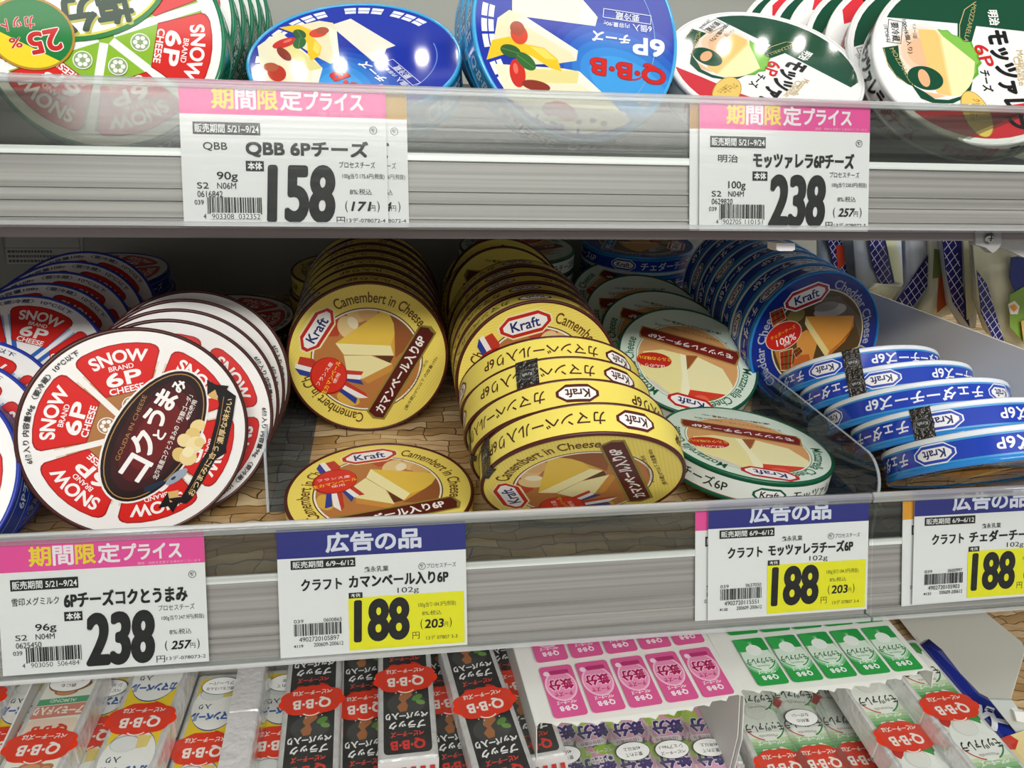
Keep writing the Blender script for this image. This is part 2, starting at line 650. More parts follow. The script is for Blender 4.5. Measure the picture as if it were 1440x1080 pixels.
def lid_art(kind):
    A = Art(dz=0.006, fin='lid' if kind in ('blue', 'white', 'green', 'cheddar') else 'print')
    P = REF[kind]
    R = P.R
    if kind == 'camembert':
        q = P.tracer(390, 390, 4.696)
        A.ell(0, 0, R - 1.6, R - 1.6, '#f2de6c', n=96)
        for k in range(-26, 27):
            y = k * 2.1
            w = math.sqrt(max(0, (R - 2) ** 2 - y * y))
            c, s = math.cos(0.95), math.sin(0.95)
            A.z -= A.dz if k > -26 else 0
            A.line([(-w * c - y * s, -w * s + y * c), (w * c - y * s, w * s + y * c)], 0.5, '#ebd35a')
        A.ring(-1, -1, 40.6, 41.4, '#4a2414')
        A.ring(-1, -1, 39.2, 40.6, '#f6efdc')
        A.ell(-1, -1, 39.4, 39.4, '#b87840')
        A.clip_circle(-1, -1, 39.3)
        A.poly([q(*p) for p in ((330, 420), (390, 300), (480, 230), (560, 215), (470, 330), (400, 420))], '#b9452c')
        A.poly([q(*p) for p in ((700, 200), (960, 300), (960, 420), (780, 560), (775, 380), (740, 280))], '#93562f')
        A.ell(*q(540, 275), 9, 6, '#dfba7c', 20)
        A.ell(*q(600, 265), 7, 6, '#d8a96a', 0)
        A.ell(*q(465, 360), 7, 9, '#e4c88c', 20)
        A.ell(*q(500, 330), 3.5, 5, '#f1e4c0', 30)
        A.poly([q(*p) for p in ((385, 465), (700, 245), (745, 280), (770, 335), (776, 400), (750, 482))], '#e4c04c')
        A.poly([q(*p) for p in ((385, 465), (750, 480), (772, 546), (440, 540))], '#f1e8ac')
        A.poly([q(*p) for p in ((750, 480), (776, 400), (776, 546), (770, 546))], '#d6a63e')
        A.poly([q(*p) for p in ((640, 546), (772, 546), (745, 595))], '#5c341a')
        A.poly([q(*p) for p in ((440, 545), (620, 545), (760, 600), (560, 700), (460, 650))], '#eee4a8')
        A.poly([q(*p) for p in ((760, 600), (560, 700), (600, 730), (770, 640))], '#cc9040')
        A.ell(*q(470, 830), 9, 5, '#dcae48', -25)
        A.clip = None
        A.poly([q(*p) for p in ((940, 342), (1018, 352), (1052, 396), (708, 968), (632, 960), (590, 912))], '#8f8336')
        A.poly([q(*p) for p in ((945, 356), (1000, 362), (1016, 385), (1038, 400), (700, 955), (650, 950), (630, 935), (604, 912))], '#571a15')
        A.tx('カマンベール入り6P', q(699, 926), q(986, 438), 7.6, '#f6f1ea', 0.035)
        A.tx('※チーズ分中6%以上使用', q(838, 838), q(1000, 582), 2.5, '#6b5a20')
        A.tx('[要冷蔵]10℃以下 内容量102g', q(858, 905), q(1066, 560), 3.1, '#5c4a1a', 0.01)
        r, a0 = polar(q(392, 240))
        _, a1 = polar(q(982, 325))
        A.ta('Camembert in Cheese', 0, 0, 44.2, a0, a1, 8.2, '#63401a', 0.012)
        a2 = polar(q(568, 950))[1]
        A.ta('Camembert in Cheese', 0, 0, 44.2, a2, a2 - (a0 - a1), 8.2, '#63401a', 0.012)
        kraft(A, *q(264, 378), 37, 15.5, 57, '#c2281f', line='#efe2b0')
        for c, p in (('#c23a2c', ((150, 552), (235, 566), (276, 600), (240, 628), (135, 604))), ('#f3efe9', ((122, 598), (240, 628), (232, 660), (116, 630))),
                     ('#2b3f92', ((116, 628), (232, 658), (226, 690), (150, 672))),
                     ('#c23a2c', ((450, 640), (570, 650), (555, 676), (450, 668))), ('#f3efe9', ((450, 668), (555, 674), (550, 706), (450, 695))),
                     ('#2b3f92', ((450, 695), (550, 704), (572, 738), (450, 712))),
                     ('#c23a2c', ((445, 708), (580, 790), (602, 822), (440, 742))), ('#f3efe9', ((440, 738), (602, 822), (540, 826), (425, 764))),
                     ('#2b3f92', ((425, 760), (530, 828), (517, 864), (408, 780)))):
            A.poly([q(*x) for x in p], c)
        A.ell(*q(340, 680), 13.6, 15, '#a81e14')
        A.ell(*q(342, 676), 12.6, 14, '#db3322')
        A.tx('フランス産', q(278, 748), q(372, 598), 3.2, '#f9e9df', 0.01)
        A.tx('生カマンベール', q(318, 806), q(424, 588), 3.7, '#f6d83c', 0.01)
        A.tx('使用', q(386, 732), q(420, 668), 2.8, '#f9e9df')
    elif kind == 'mozzarella':
        q = P.tracer(850, 420, 6.0)
        A.ell(0, 0, R - 1.6, R - 1.6, '#dcebdc', n=96)
        for k in range(-26, 27):
            y = k * 2.1
            w = math.sqrt(max(0, (R - 2.2) ** 2 - y * y))
            A.z -= A.dz if k > -26 else 0
            A.line([(-w, y), (w, y)], 0.5, '#d0e4d2')
        dirx, diry = q(370, 280)[0] - q(1085, 470)[0], q(370, 280)[1] - q(1085, 470)[1]
        tilt = math.degrees(math.atan2(diry, dirx))
        rr, ra = polar(q(720, 385))
        ccx, ccy = -4 * math.cos(math.radians(ra)), -4 * math.sin(math.radians(ra))
        A.ring(ccx, ccy, 43.4, 44.0, '#7f9a6a')
        A.ring(ccx, ccy, 42.2, 43.4, '#f2f4e6')
        A.ell(ccx, ccy, 42.4, 42.4, '#dba468')
        A.clip_circle(ccx, ccy, 42.3)
        A.poly([q(*p) for p in ((490, 415), (690, 465), (725, 620), (722, 800), (672, 862), (560, 800), (300, 600), (330, 430))], '#efe6a2')
        A.poly([q(*p) for p in ((640, 450), (690, 465), (725, 620), (722, 800), (672, 862), (640, 840), (660, 640))], '#f6f3cc')
        A.poly([q(*p) for p in ((690, 465), (790, 470), (700, 590))], '#9c5a30')
        A.poly([q(*p) for p in ((790, 480), (1000, 580), (1085, 720), (1080, 805), (725, 755), (702, 600))], '#f1eab4')
        A.poly([q(*p) for p in ((725, 755), (1080, 805), (1060, 940), (980, 1050), (660, 1050), (650, 900), (690, 850))], '#d9412b')
        A.ell(*q(820, 850), 7, 6, '#e8674a')
        A.ell(*q(900, 950), 7, 6, '#e25a3c')
        for ex, ey, er in ((930, 870, 30), (1000, 860, -10), (960, 920, 60)):
            A.ell(*q(ex, ey), 7, 4, '#3f8a3c', er)
        A.poly([q(*p) for p in ((260, 620), (420, 680), (560, 790), (650, 910), (560, 1040), (330, 940))], '#d5d3c6')
        A.ell(*q(420, 770), 5, 3, '#f0efe8', -40)
        A.ell(*q(490, 830), 5, 2.4, '#b9b8ae', -40)
        A.clip = None
        A.poly([q(*p) for p in ((318, 214), (1128, 432), (1148, 470), (1120, 560), (296, 312), (296, 270))], '#b58a4a')
        A.poly([q(*p) for p in ((330, 226), (1118, 440), (1136, 480), (1106, 545), (312, 300), (306, 265))], '#7c231d')
        A.tx('モッツァレラチーズ6P', q(1088, 462), q(378, 272), 5.8, '#f6f1ea', 0.035)
        A.tx('チーズ分中モッツァレラチーズ60%以上使用', q(1042, 355), q(432, 188), 2.9, '#55604f')
        A.tx('[要冷蔵]10℃以下 内容量102g', q(986, 272), q(500, 152), 3.4, '#3f4a3c', 0.01)
        A.ell(*q(420, 505), 15, 8.6, '#c52d20', -6)
        A.tx('ミルクの味わい', q(560, 490), q(275, 462), 4.2, '#f4d23a', 0.015)
        A.tx('ほんのり', q(510, 548), q(345, 532), 3.6, '#f8efe8', 0.01)
        a0 = polar(q(1150, 572))[1]
        A.ta('Mozzarella Cheese', 0, 0, 46.5, a0, a0 - 76, 7.6, '#2d6a4e', 0.012)
        a1 = polar(q(296, 330))[1]
        A.ta('Mozzarella Cheese', 0, 0, 46.5, a1 + 76, a1, 7.6, '#2d6a4e', 0.012)
        ka = math.radians(ra - 173)
        kraft(A, 47.5 * math.cos(ka), 47.5 * math.sin(ka), 38, 14, tilt, '#c2281f')
    elif kind == 'cheddar':
        q = P.tracer(1040, 370, 5.4)
        A.ell(0, 0, R - 1.6, R - 1.6, '#1d2f86', n=96)
        cx, cy = q(594, 590)
        A.ring(cx, cy, 41.2, 42.6, '#e2d3a4')
        A.ell(cx, cy, 41.4, 41.4, '#5a4526')
        A.clip_circle(cx, cy, 41.3)
        A.poly([q(*p) for p in ((560, 290), (760, 270), (940, 450), (930, 640), (870, 430), (580, 410))], '#6a5a44')
        A.ell(*q(430, 420), 8, 6, '#8a7a3e', 20)
        A.ell(*q(690, 380), 15, 6, '#b4aca0', 8)
        A.ell(*q(660, 350), 11, 4, '#8a8478', 8)
        A.poly([q(*p) for p in ((250, 640), (310, 820), (400, 900), (600, 900), (560, 780), (420, 800))], '#c2803a')
        A.poly([q(*p) for p in ((430, 570), (512, 525), (595, 610), (548, 785), (420, 800), (440, 715))], '#df9744')
        A.poly([q(*p) for p in ((420, 722), (527, 710), (545, 785), (405, 800))], '#c5672a')
        A.poly([q(*p) for p in ((505, 425), (870, 418), (862, 490), (830, 565), (680, 692))], '#e39c42')
        A.poly([q(*p) for p in ((505, 425), (682, 690), (660, 742), (530, 540), (497, 480))], '#eed88c')
        A.poly([q(*p) for p in ((870, 425), (866, 500), (800, 612), (662, 742), (680, 690), (830, 562))], '#cf7c2e')
        A.clip = None
        A.poly([q(*p) for p in ((395, 876), (925, 640), (958, 660), (972, 705), (940, 735), (430, 960))], '#c9b67a')
        A.poly([q(*p) for p in ((402, 884), (922, 650), (950, 668), (962, 703), (934, 728), (432, 948))], '#2a78b6')
        A.tx('チェダーチーズ6P', q(440, 930), q(912, 716), 6.0, '#eef3f6', 0.03)
        r0, a0 = polar(q(706, 240))
        _, a1 = polar(q(962, 628))
        A.ta('Cheddar Cheese', 0, 0, 46.0, a0, a1, 7.6, '#b4b7bf', 0.012)
        a2 = polar(q(235, 955))[1] % 360
        A.ta('Cheddar Cheese', 0, 0, 46.0, a2, a2 - (a0 - a1), 7.6, '#b4b7bf', 0.012)
        for p in (((228, 395), (330, 352), (358, 440), (250, 505)), ((303, 690), (406, 662), (396, 835), (313, 838)), ((400, 680), (455, 650), (485, 690), (430, 745))):
            A.poly([q(*x) for x in p], '#d9c48c')
            c = [sum(x[i] for x in p) / 4 for i in (0, 1)]
            p2 = [(c[0] + (x[0] - c[0]) * 0.9, c[1] + (x[1] - c[1]) * 0.9) for x in p]
            A.poly([q(*x) for x in p2], '#a8341e')
            mid = lambda a, b, t: q(a[0] + (b[0] - a[0]) * t, a[1] + (b[1] - a[1]) * t)
            for t in (0.3, 0.7):
                A.line([mid(p2[0], p2[1], t), mid(p2[3], p2[2], t)], 0.9, '#3c7a2c')
                A.line([mid(p2[0], p2[3], t), mid(p2[1], p2[2], t)], 0.9, '#5a1c14')
        A.ell(*q(335, 572), 16.6, 12.4, '#e8d6c0', 22)
        A.ell(*q(335, 572), 16, 11.8, '#cb2a1e', 22)
        A.tx('チェダーチーズ', q(242, 608), q(428, 512), 3.6, '#f0b52e', 0.02)
        A.tx('100%', q(286, 655), q(432, 596), 6.2, '#f8f2ea', 0.01)
        A.tx('使用', q(338, 660), q(390, 632), 3.0, '#f8f2ea', 0.01)
        kraft(A, *q(512, 275), 39, 15.5, 21, '#b5242a', line='#f4f0ea')
    elif kind in ('gouda', 'snow', 'green'):
        ax0 = {'gouda': 97, 'snow': 74, 'green': -9}[kind]
        A.ell(0, 0, R - 1.6, R - 1.6, '#f2f0ec', n=96)
        if kind == 'gouda':
            A.ell(0, 0, 44, 44, '#e4d3bf')
            A.ell(0, 0, 39, 39, '#c69a6c')
            A.ell(0, 0, 33, 33, '#ad7642')
        if kind == 'green':
            A.ell(0, 0, 51, 51, '#8ab92e')
        for k in range(6):
            a = math.radians(ax0 + 30 + 60 * k)
            c, s = math.cos(a), math.sin(a)

            def bar(w, r0, r1, col):
                A.poly([(r0 * c - w * s, r0 * s + w * c), (r0 * c + w * s, r0 * s - w * c), (r1 * c + w * s, r1 * s - w * c), (r1 * c - w * s, r1 * s + w * c)], col)
            if kind == 'snow':
                bar(4.6, 6, 34, '#2f63b4')
                bar(3.4, 30, 48, '#8fb2de')
                bar(1.5, 4, 52, '#f4f4f2')
            elif kind == 'gouda':
                bar(1.7, 4, 53, '#f3eee8')
            else:
                bar(2.2, 4, 54, '#f2f2ee')
        for k in range(6):
            a = math.radians(ax0 + 60 * k)
            c, s = math.cos(a), math.sin(a)

            def w(x, y, f=1.0):
                return (y * c + x * s, y * s - x * c)
            pts = [(-12.2, 24.6), (-13.2, 26.8), (-22.2, 45.0), (-22.0, 47.4), (-20.8, 49.0)]
            arc = [(53.8 * math.sin(math.radians(t)), 53.8 * math.cos(math.radians(t))) for t in (-20, -12, -4, 4, 12, 20)]
            out = pts + arc + [(-x, y) for x, y in reversed(pts)]
            A.poly([w(*p) for p in out], '#9c1512')
            A.poly([w(x * 0.965, (y - 39) * 0.965 + 39) for x, y in out], '#d6221d')
            deg = math.degrees(a)
            A.ta('SNOW', 0, 0, 42.6, deg + 19, deg - 19, 7.6, '#f7f3ef', 0.06)
            A.tx('BRAND', w(-6.6, 38.6), w(6.6, 38.6), 2.8, '#f7f3ef', 0.02)
            A.tx('6P', w(-9.2, 29.8), w(9.2, 29.8), 7.6, '#f7f3ef', 0.05)
            A.tx('CHEESE', w(-9.2, 25.2), w(9.2, 25.2), 3.5, '#f7f3ef', 0.04)
            if kind != 'snow':
                b = math.radians(ax0 + 60 * k)
                for dd in (17.5,):
                    fx, fy = dd * math.cos(b), dd * math.sin(b)
                    A.ell(fx, fy, 4.9, 4.9, '#f5f1ea', n=20)
                    A.ell(fx, fy, 4.4, 4.4, '#a9815a' if kind == 'gouda' else '#8ea87a', n=20)
                    for j in range(6):
                        t = math.radians(60 * j)
                        A.ell(fx + 2.5 * math.cos(t), fy + 2.5 * math.sin(t), 1.2, 1.2, '#f5f1ea', n=10)
        if kind == 'snow':
            A.ell(0, 0, 7, 7, '#f4f4f2')
            A.ta('6個入り 内容量108g 〈要冷蔵〉10℃以下', 0, 0, 55.2, 165, 55, 3.6, '#30406a', 0.01)
        if kind == 'gouda':
            q = P.tracer(0, 450, 3.725)
            r0, a0 = polar(q(172, 750))
            _, a1 = polar(q(438, 205))
            A.ta('6個入り 内容量96g 〈要冷蔵〉10℃以下', 0, 0, 54.6, a0 % 360, a1, 3.8, '#2c2624', 0.02)
            o = q(812, 606)
            d = (q(1010, 275)[0] - q(612, 930)[0], q(1010, 275)[1] - q(612, 930)[1])
            rot = math.degrees(math.atan2(d[1], d[0]))
            for rx, ry, col in ((43.5, 24.2, '#f2ece6'), (42.4, 23.1, '#1c1010'), (40.8, 21.6, '#b08648'), (40.2, 21.0, '#251010'), (36, 18, '#3a1212'), (30, 14.5, '#561616'), (22, 10, '#6e1b1a')):
                A.ell(*o, rx, ry, col, rot)
            for ch, x, y, h in (('コ', 712, 775, 13), ('ク', 752, 645, 13.5), ('と', 835, 600, 6), ('う', 812, 512, 11.5), ('ま', 868, 415, 11.5), ('み', 938, 345, 6.5)):
                A.tc(ch, *q(x, y), h, '#f7f4f0', 0.045, rot=rot - 3)
            A.tx('GOUDA IN CHEESE', q(622, 738), q(770, 398), 2.3, '#a8804c')
            A.tx('北海道産コクとうまみの「芳醇ゴーダ」', q(824, 838), q(1012, 398), 3.3, '#f3ece4', 0.01)
            A.tx('40%使用', q(990, 528), q(1034, 425), 3.0, '#f3ece4', 0.01)
            for x, y, rx, ry, col in ((1035, 555, 4.6, 3.8, '#ecd492'), (1010, 600, 4.2, 4.4, '#e2c47c'), (965, 630, 4, 4.2, '#edd79a'), (1020, 650, 5.4, 4.6, '#f1dfa6'), (940, 705, 4, 4.6, '#e0c074'),
                                      (985, 720, 5, 5, '#ebd394'), (985, 690, 3.4, 3.2, '#f4e6b6'), (1045, 640, 3, 3, '#e8cf8c')):
                A.ell(*q(x, y), rx, ry, col, 25, n=14)
            A.ell(*q(925, 820), 7.4, 2.6, '#98a3b0', 30, n=24)
            A.ell(*q(908, 828), 1.6, 0.8, '#2c3644', 30, n=12)
            A.poly([q(*p) for p in ((752, 880), (770, 868), (850, 838), (868, 850), (790, 898), (756, 900))], '#1d2c40')
            ink = '#191414'
            A.poly([q(*p) for p in ((1084, 312), (1130, 338), (1198, 345), (1178, 382), (1128, 372), (1086, 392))], ink)
            A.poly([q(*p) for p in ((1086, 392), (1130, 362), (1140, 420), (1108, 410))], '#d9b06a')
            A.poly([q(*p) for p in ((828, 985), (878, 900), (940, 950), (915, 990), (905, 1010), (880, 975))], ink)
            A.poly([q(*p) for p in ((878, 900), (935, 890), (930, 945), (890, 955))], '#d9b06a')
            rb = [(1122, 352), (1180, 358), (1236, 398), (1218, 520), (1184, 668), (1186, 694), (1128, 730), (1060, 850), (1005, 935), (975, 962), (905, 952), (880, 935), (950, 925), (990, 860), (1050, 740), (1090, 680), (1125, 550), (1146, 440), (1140, 400)]
            A.poly([q(*p) for p in rb], ink)
            A.line([q(*p) for p in ((1172, 402), (1150, 540), (1112, 690), (1040, 815), (985, 905))], 0.35, '#b08648')
            A.tx('おつまみに合う', q(1012, 925), q(1152, 668), 3.8, '#e8cc92', 0.02)
            A.tx('濃厚な味わい', q(1166, 652), q(1222, 415), 3.9, '#e8cc92', 0.02)
        if kind == 'green':
            q = P.tracer(0, 0, 4.364)
            o = q(500, -95)
            for rx, ry, col in ((43.5, 29.5, '#137a34'), (41, 27, '#d8d24a'), (39.8, 25.8, '#f3f3ef')):
                A.ell(*o, rx, ry, col, 14)
            for ch, x, y, h in (('塩', 700, 45, 17), ('分', 470, 90, 18)):
                A.tc(ch, *q(x + 12, y + 14), h, '#b9b64a', 0.05, rot=192)
                A.tc(ch, *q(x, y), h, '#163a24', 0.05, rot=192)
            o = q(190, 205)
            for rx, ry, col in ((21.5, 19, '#b78a2a'), (20.3, 17.8, '#127a36')):
                A.ell(*o, rx, ry, col, -20)
            A.clip = [(0.45, 0.9, o[0] * 0.45 + o[1] * 0.9 - 6.5)]
            A.ell(*o, 20.3, 17.8, '#f0d52a', -20)
            A.clip = None
            for b, col in ((0.09, '#f6f2ec'), (0.045, '#c8231d')):
                A.tx('25', q(352, 175), q(165, 210), 11, col, b)
                A.tx('%', q(130, 230), q(55, 238), 5.2, col, b * 0.6)
                A.tx('カット', q(200, 95), q(0, 120), 6.6, col, b * 0.7)
    elif kind == 'blue':
        q = P.tracer(650, 0, 4.5)
        A.ell(0, 0, R - 1.6, R - 1.6, '#0f2ea6', n=96)
        A.clip_circle(0, 0, R - 1.7)
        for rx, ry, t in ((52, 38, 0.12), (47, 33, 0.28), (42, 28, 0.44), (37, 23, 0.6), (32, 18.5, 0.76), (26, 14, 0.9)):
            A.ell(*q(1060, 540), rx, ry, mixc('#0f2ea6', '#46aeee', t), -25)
        for r0, r1, ph in ((50.2, 53.2, 0), (54.0, 57.2, 0)):
            for lo, hi in ((96, 122), (128, 158), (166, 196), (200, 222), (232, 250), (258, 276), (284, 304), (312, 326)):
                for a in range(lo, hi - 5, 9):
                    A.z -= A.dz
                    A.ring(0, 0, r0, r1, '#f0f3f8', 6, a, a + 7.4)
        A.up()
        A.poly([q(*p) for p in ((318, -70), (770, -70), (770, 0), (850, 95), (860, 105), (845, 162), (318, 92))], '#efe9d6')
        A.poly([q(*p) for p in ((770, 0), (850, 92), (838, 150), (740, 135))], '#f7f2e2')
        A.poly([q(*p) for p in ((225, 110), (300, 58), (400, 100), (735, 318), (725, 382), (600, 400), (460, 405), (200, 260))], '#efe4bc')
        A.poly([q(*p) for p in ((400, 100), (735, 318), (725, 382), (690, 330), (330, 120))], '#f8f2da')
        A.poly([q(*p) for p in ((200, 400), (640, 430), (745, 450), (885, 580), (1050, 745), (1030, 790), (830, 840), (560, 760), (290, 620))], '#f2ebcb')
        A.poly([q(*p) for p in ((390, 430), (740, 446), (735, 525), (385, 520))], '#e9dd92')
        A.poly([q(*p) for p in ((745, 450), (885, 580), (860, 600), (730, 520))], '#f8f4e0')
        A.poly([q(*p) for p in ((155, 375), (190, 250), (300, 228), (400, 275), (520, 300), (605, 370), (632, 450), (560, 428), (440, 350), (340, 318), (200, 362))], '#f1c722')
        A.poly([q(*p) for p in ((430, 290), (520, 305), (595, 375), (530, 370))], '#f6dc62')
        A.ell(*q(362, 215), 5.0, 5.6, '#d9482c', 10)
        A.ell(*q(350, 175), 4.2, 4, '#b05038')
        A.ell(*q(352, 460), 4.6, 8, '#d02a1c', 5)
        A.ell(*q(340, 430), 1.4, 3, '#e8705a', 5)
        A.ell(*q(308, 320), 6, 3.6, '#2b5c2b', -12)
        A.ell(*q(405, 385), 6.6, 3.8, '#2f6a2e', -38)
        A.line([q(250, 300), q(360, 335)], 0.4, '#5c8a4a')
        A.line([q(350, 345), q(455, 425)], 0.4, '#5c8a4a')
        A.ell(*q(470, 540), 8.4, 3, '#8c2c1a', -8)
        A.ell(*q(640, 700), 9, 5, '#c03a28', -20)
        A.ell(*q(560, 690), 5, 4, '#b85a3a')
        for x, y in ((740, 770), (830, 760), (900, 780)):
            A.ell(*q(x, y), 2.2, 1.6, '#5a5c3a')
        A.clip = None
        A.ring(0, 0, 47.6, 48.1, '#7fa8e2', a0=-60, a1=70)  # pale arc painted in as the highlight along the embossed ring
        for b, c in ((0.075, '#7c1010'), (0.05, '#d3221d')):
            A.tx('Q·B·B', q(1288, 424), q(818, 342), 10.8, c, b)
        A.ring(*q(1075, 400), 9, 9.9, '#d3221d', 24, 200, 320)
        A.tx('6P', q(1278, 258), q(1085, 232), 9.6, '#f4f6f8', 0.06)
        A.tx('チーズ', q(1062, 222), q(824, 192), 5.6, '#f4f6f8', 0.05)
        A.tx('6個入', q(1200, 162), q(1080, 148), 4.2, '#e8eef8', 0.02)
        A.tx('内容量:90g', q(1060, 145), q(896, 126), 3.2, '#e8eef8', 0.01)
        A.line([q(897, 52), q(1196, 98), q(1194, 152), q(893, 106)], 0.4, '#e8eef8', closed=True)
        A.tx('要冷蔵', q(1122, 92), q(972, 70), 4.2, '#e8eef8', 0.01)
    elif kind == 'white':
        q = P.tracer(1180, 0, 5.023)
        dg, wh = '#0e4a32', '#f1f1ee'
        A.ell(0, 0, R - 1.6, R - 1.6, wh, n=96)
        A.clip_circle(0, 0, R - 4.5)
        A.poly([q(*p) for p in ((275, 112), (275, -800), (1500, -800), (1500, 240), (930, 176), (800, 158))], dg)
        A.poly([q(*p) for p in ((440, 780), (700, 765), (1000, 760), (1500, 690), (1500, 1300), (300, 1300))], '#d2303a')
        for t, rx in ((0.15, 20), (0.35, 17), (0.6, 14), (0.85, 10)):
            A.ell(*q(560, 360), rx, rx * 1.1, mixc(wh, '#e9b384', t))
        A.clip = None
        A.poly([q(*p) for p in ((800, 158), (800, 290), (900, 290), (932, 176))], dg)
        A.line([q(815, 295), q(815, 170), q(850, 60), (q(930, 5))], 0.5, '#c9b97a')
        A.tx('MOZZARELLA', q(905, 20), q(842, 285), 2.8, '#b8ad6e')
        A.poly([q(*p) for p in ((520, 200), (640, 205), (668, 250), (748, 672), (660, 655), (618, 600))], '#f0c878')
        lett = [(655, 196), (690, 206), (730, 205), (760, 235), (820, 255), (850, 288), (900, 288), (915, 330), (960, 350), (950, 400), (972, 440), (945, 470), (950, 520), (905, 560), (880, 480)]
        A.poly([q(*p) for p in lett], '#62a836')
        A.poly([q(700 + (x - 700) * 0.93, 300 + (y - 300) * 0.93) for x, y in lett], '#82c24e')
        A.poly([q(*p) for p in ((640, 205), (922, 430), (916, 520), (890, 600), (850, 650), (800, 672), (748, 672), (665, 250))], '#f5ecb4')
        A.poly([q(*p) for p in ((640, 205), (680, 240), (760, 668), (748, 672), (665, 250))], '#f2d890')
        A.poly([q(*p) for p in ((268, 330), (380, 314), (388, 400), (430, 500), (500, 610), (450, 590), (370, 540), (310, 460))], dg)
        A.line([q(278, 335), q(300, 430), q(360, 525), q(440, 585)], 0.35, '#c9b97a')
        A.tx('MOZZARELLA', q(318, 338), q(475, 600), 2.9, '#b8ad6e', 0.0)
        A.ell(*q(572, 545), 11.0, 8.6, dg, -20)
        A.ell(*q(562, 545), 3.4, 6.6, '#e9b384', 8)
        A.poly([q(*p) for p in ((470, 590), (560, 640), (640, 694), (735, 700), (820, 675), (880, 610), (906, 565), (895, 630), (840, 690), (760, 728), (640, 728), (540, 690))], dg)
        A.poly([q(*p) for p in ((560, 640), (650, 655), (720, 672), (640, 690))], '#f0c090')
        A.tx('モッツァレラ', q(1000, 215), q(1172, 905), 12.5, '#161616', 0.06)
        A.tx('6P', q(910, 318), q(975, 470), 8.2, '#cf2228', 0.03)
        A.tx('チーズ', q(956, 490), q(985, 640), 6.0, '#1c1c1c', 0.03)
        A.tx('100g(6個入り)', q(398, 132), q(448, 372), 3.6, '#2c2c2c', 0.01)
        A.line([q(312, 130), q(412, 150), q(398, 302), q(302, 288)], 0.35, '#2c2c2c', closed=True)
        A.tx('要冷蔵', q(325, 150), q(338, 285), 5.0, '#2c2c2c', 0.01)
        A.tx('(10℃以下)', q(270, 168), q(292, 292), 3.0, '#2c2c2c')
        A.tx('イメージ図', q(478, 160), q(484, 262), 2.6, '#6a5a4a')
        A.tx('明治', q(1010, 66), q(1030, 172), 6.2, '#f4f4f0', 0.04)
        A.ell(*q(935, 800), 8.4, 17, '#b98a2c', 12)
        A.ell(*q(935, 800), 7.9, 16.5, '#ecc868', 12)
        A.tx('クリーミー', q(905, 690), q(905, 820), 4.6, '#8a5a18', 0.01)
        A.tx('口あたり', q(880, 735), q(885, 840), 3.0, '#8a5a18', 0.01)
        A.tx('Mozzarella', q(1212, 350), q(1262, 560), 4.2, '#cfb478')
        A.tx('Cheese', q(1190, 395), q(1235, 600), 4.2, '#cfb478')
    return A


def band_art(kind, R, T):
    A = Art(dz=0.012, strip=3.0)
    A.z = 0.10
    C = 2 * math.pi * R
    if kind == 'camembert':
        for k in range(3):
            u = k * C / 3
            kraft(A, u + 16, T / 2, 24, 11.6, 0, '#571f18', ink='#4a1a14')
            A.tb('カマンベール入り6P', u + 34, T / 2 - 4.2, u + 34 + 74, T / 2 + 4.2, '#4a2616', 0.02)
    elif kind == 'cheddar':
        for v in (3.4, T - 4.6):
            A.rect(0, v, C, v + 1.2, '#3c96d2')
        for k in range(3):
            u = k * C / 3
            kraft(A, u + 16, T / 2, 24, 10.6, 0, '#2b49b4', ink='#1c2a6e', line='#e8ecf4')
            A.tb('チェダーチーズ6P', u + 34, T / 2 - 4.2, u + 34 + 74, T / 2 + 4.2, '#eef0f6', 0.025)
    elif kind == 'mozzarella':
        A.rect(0, 2.6, C, 3.6, '#c22a30')
        for k in range(3):
            u = k * C / 3
            kraft(A, u + 16, T / 2, 22, 9.6, 0, '#1f5c44', ink='#222a26')
            A.tb('モッツァレラチーズ6P', u + 32, T / 2 - 4.0, u + 32 + 82, T / 2 + 4.0, '#26302a', 0.01)
    elif kind == 'gouda':
        for v in (4.0, T - 4.6):
            A.rect(0, v, C, v + 0.5, '#b09466')
        for k in range(4):
            u = k * C / 4
            A.tb('コクとうまみ', u + 8, 5.2, u + 52, T - 5.6, '#ece6dc', 0.03)
            A.tb('6Pチーズ', u + 62, 6.2, u + 84, T - 6.6, '#c9b184', 0.01)
    elif kind == 'snow':
        for v in (4.0, T - 4.6):
            A.rect(0, v, C, v + 0.5, '#9fb4de')
        for k in range(4):
            u = k * C / 4
            A.tb('6Pチーズ', u + 8, 6, u + 40, T - 6, '#dfe6f4', 0.02)
            A.tb('要冷蔵', u + 56, 6.5, u + 76, T - 6.5, '#b4c4e6')
    elif kind == 'green':
        for v in (3.6, T - 4.2):
            A.rect(0, v, C, v + 0.6, '#7cc0a0')
        for k in range(4):
            A.tb('塩分25%カット', k * C / 4 + 10, 6, k * C / 4 + 66, T - 6, '#d8ece0', 0.02)
    elif kind == 'blue':
        for k in range(5):
            u = k * C / 5
            A.tb('CHEESE', u + 6, 5.5, u + 44, T - 5.5, '#d4ecf6', 0.03)
            A.tb('Q·B·B', u + 52, 6, u + 72, T - 6, '#d4ecf6', 0.03)
    elif kind == 'white':
        for k in range(3):
            u = k * C / 3
            A.tb('meiji', u + 10, 5.0, u + 40, T - 5.0, '#d0232c', 0.06)
            A.tb('モッツァレラ', u + 48, 5.0, u + 96, T - 5.0, '#1c1c1c', 0.05)
            A.tb('6Pチーズ', u + 99, 5.4, u + 126, T - 5.4, '#c92430', 0.03)
    return A


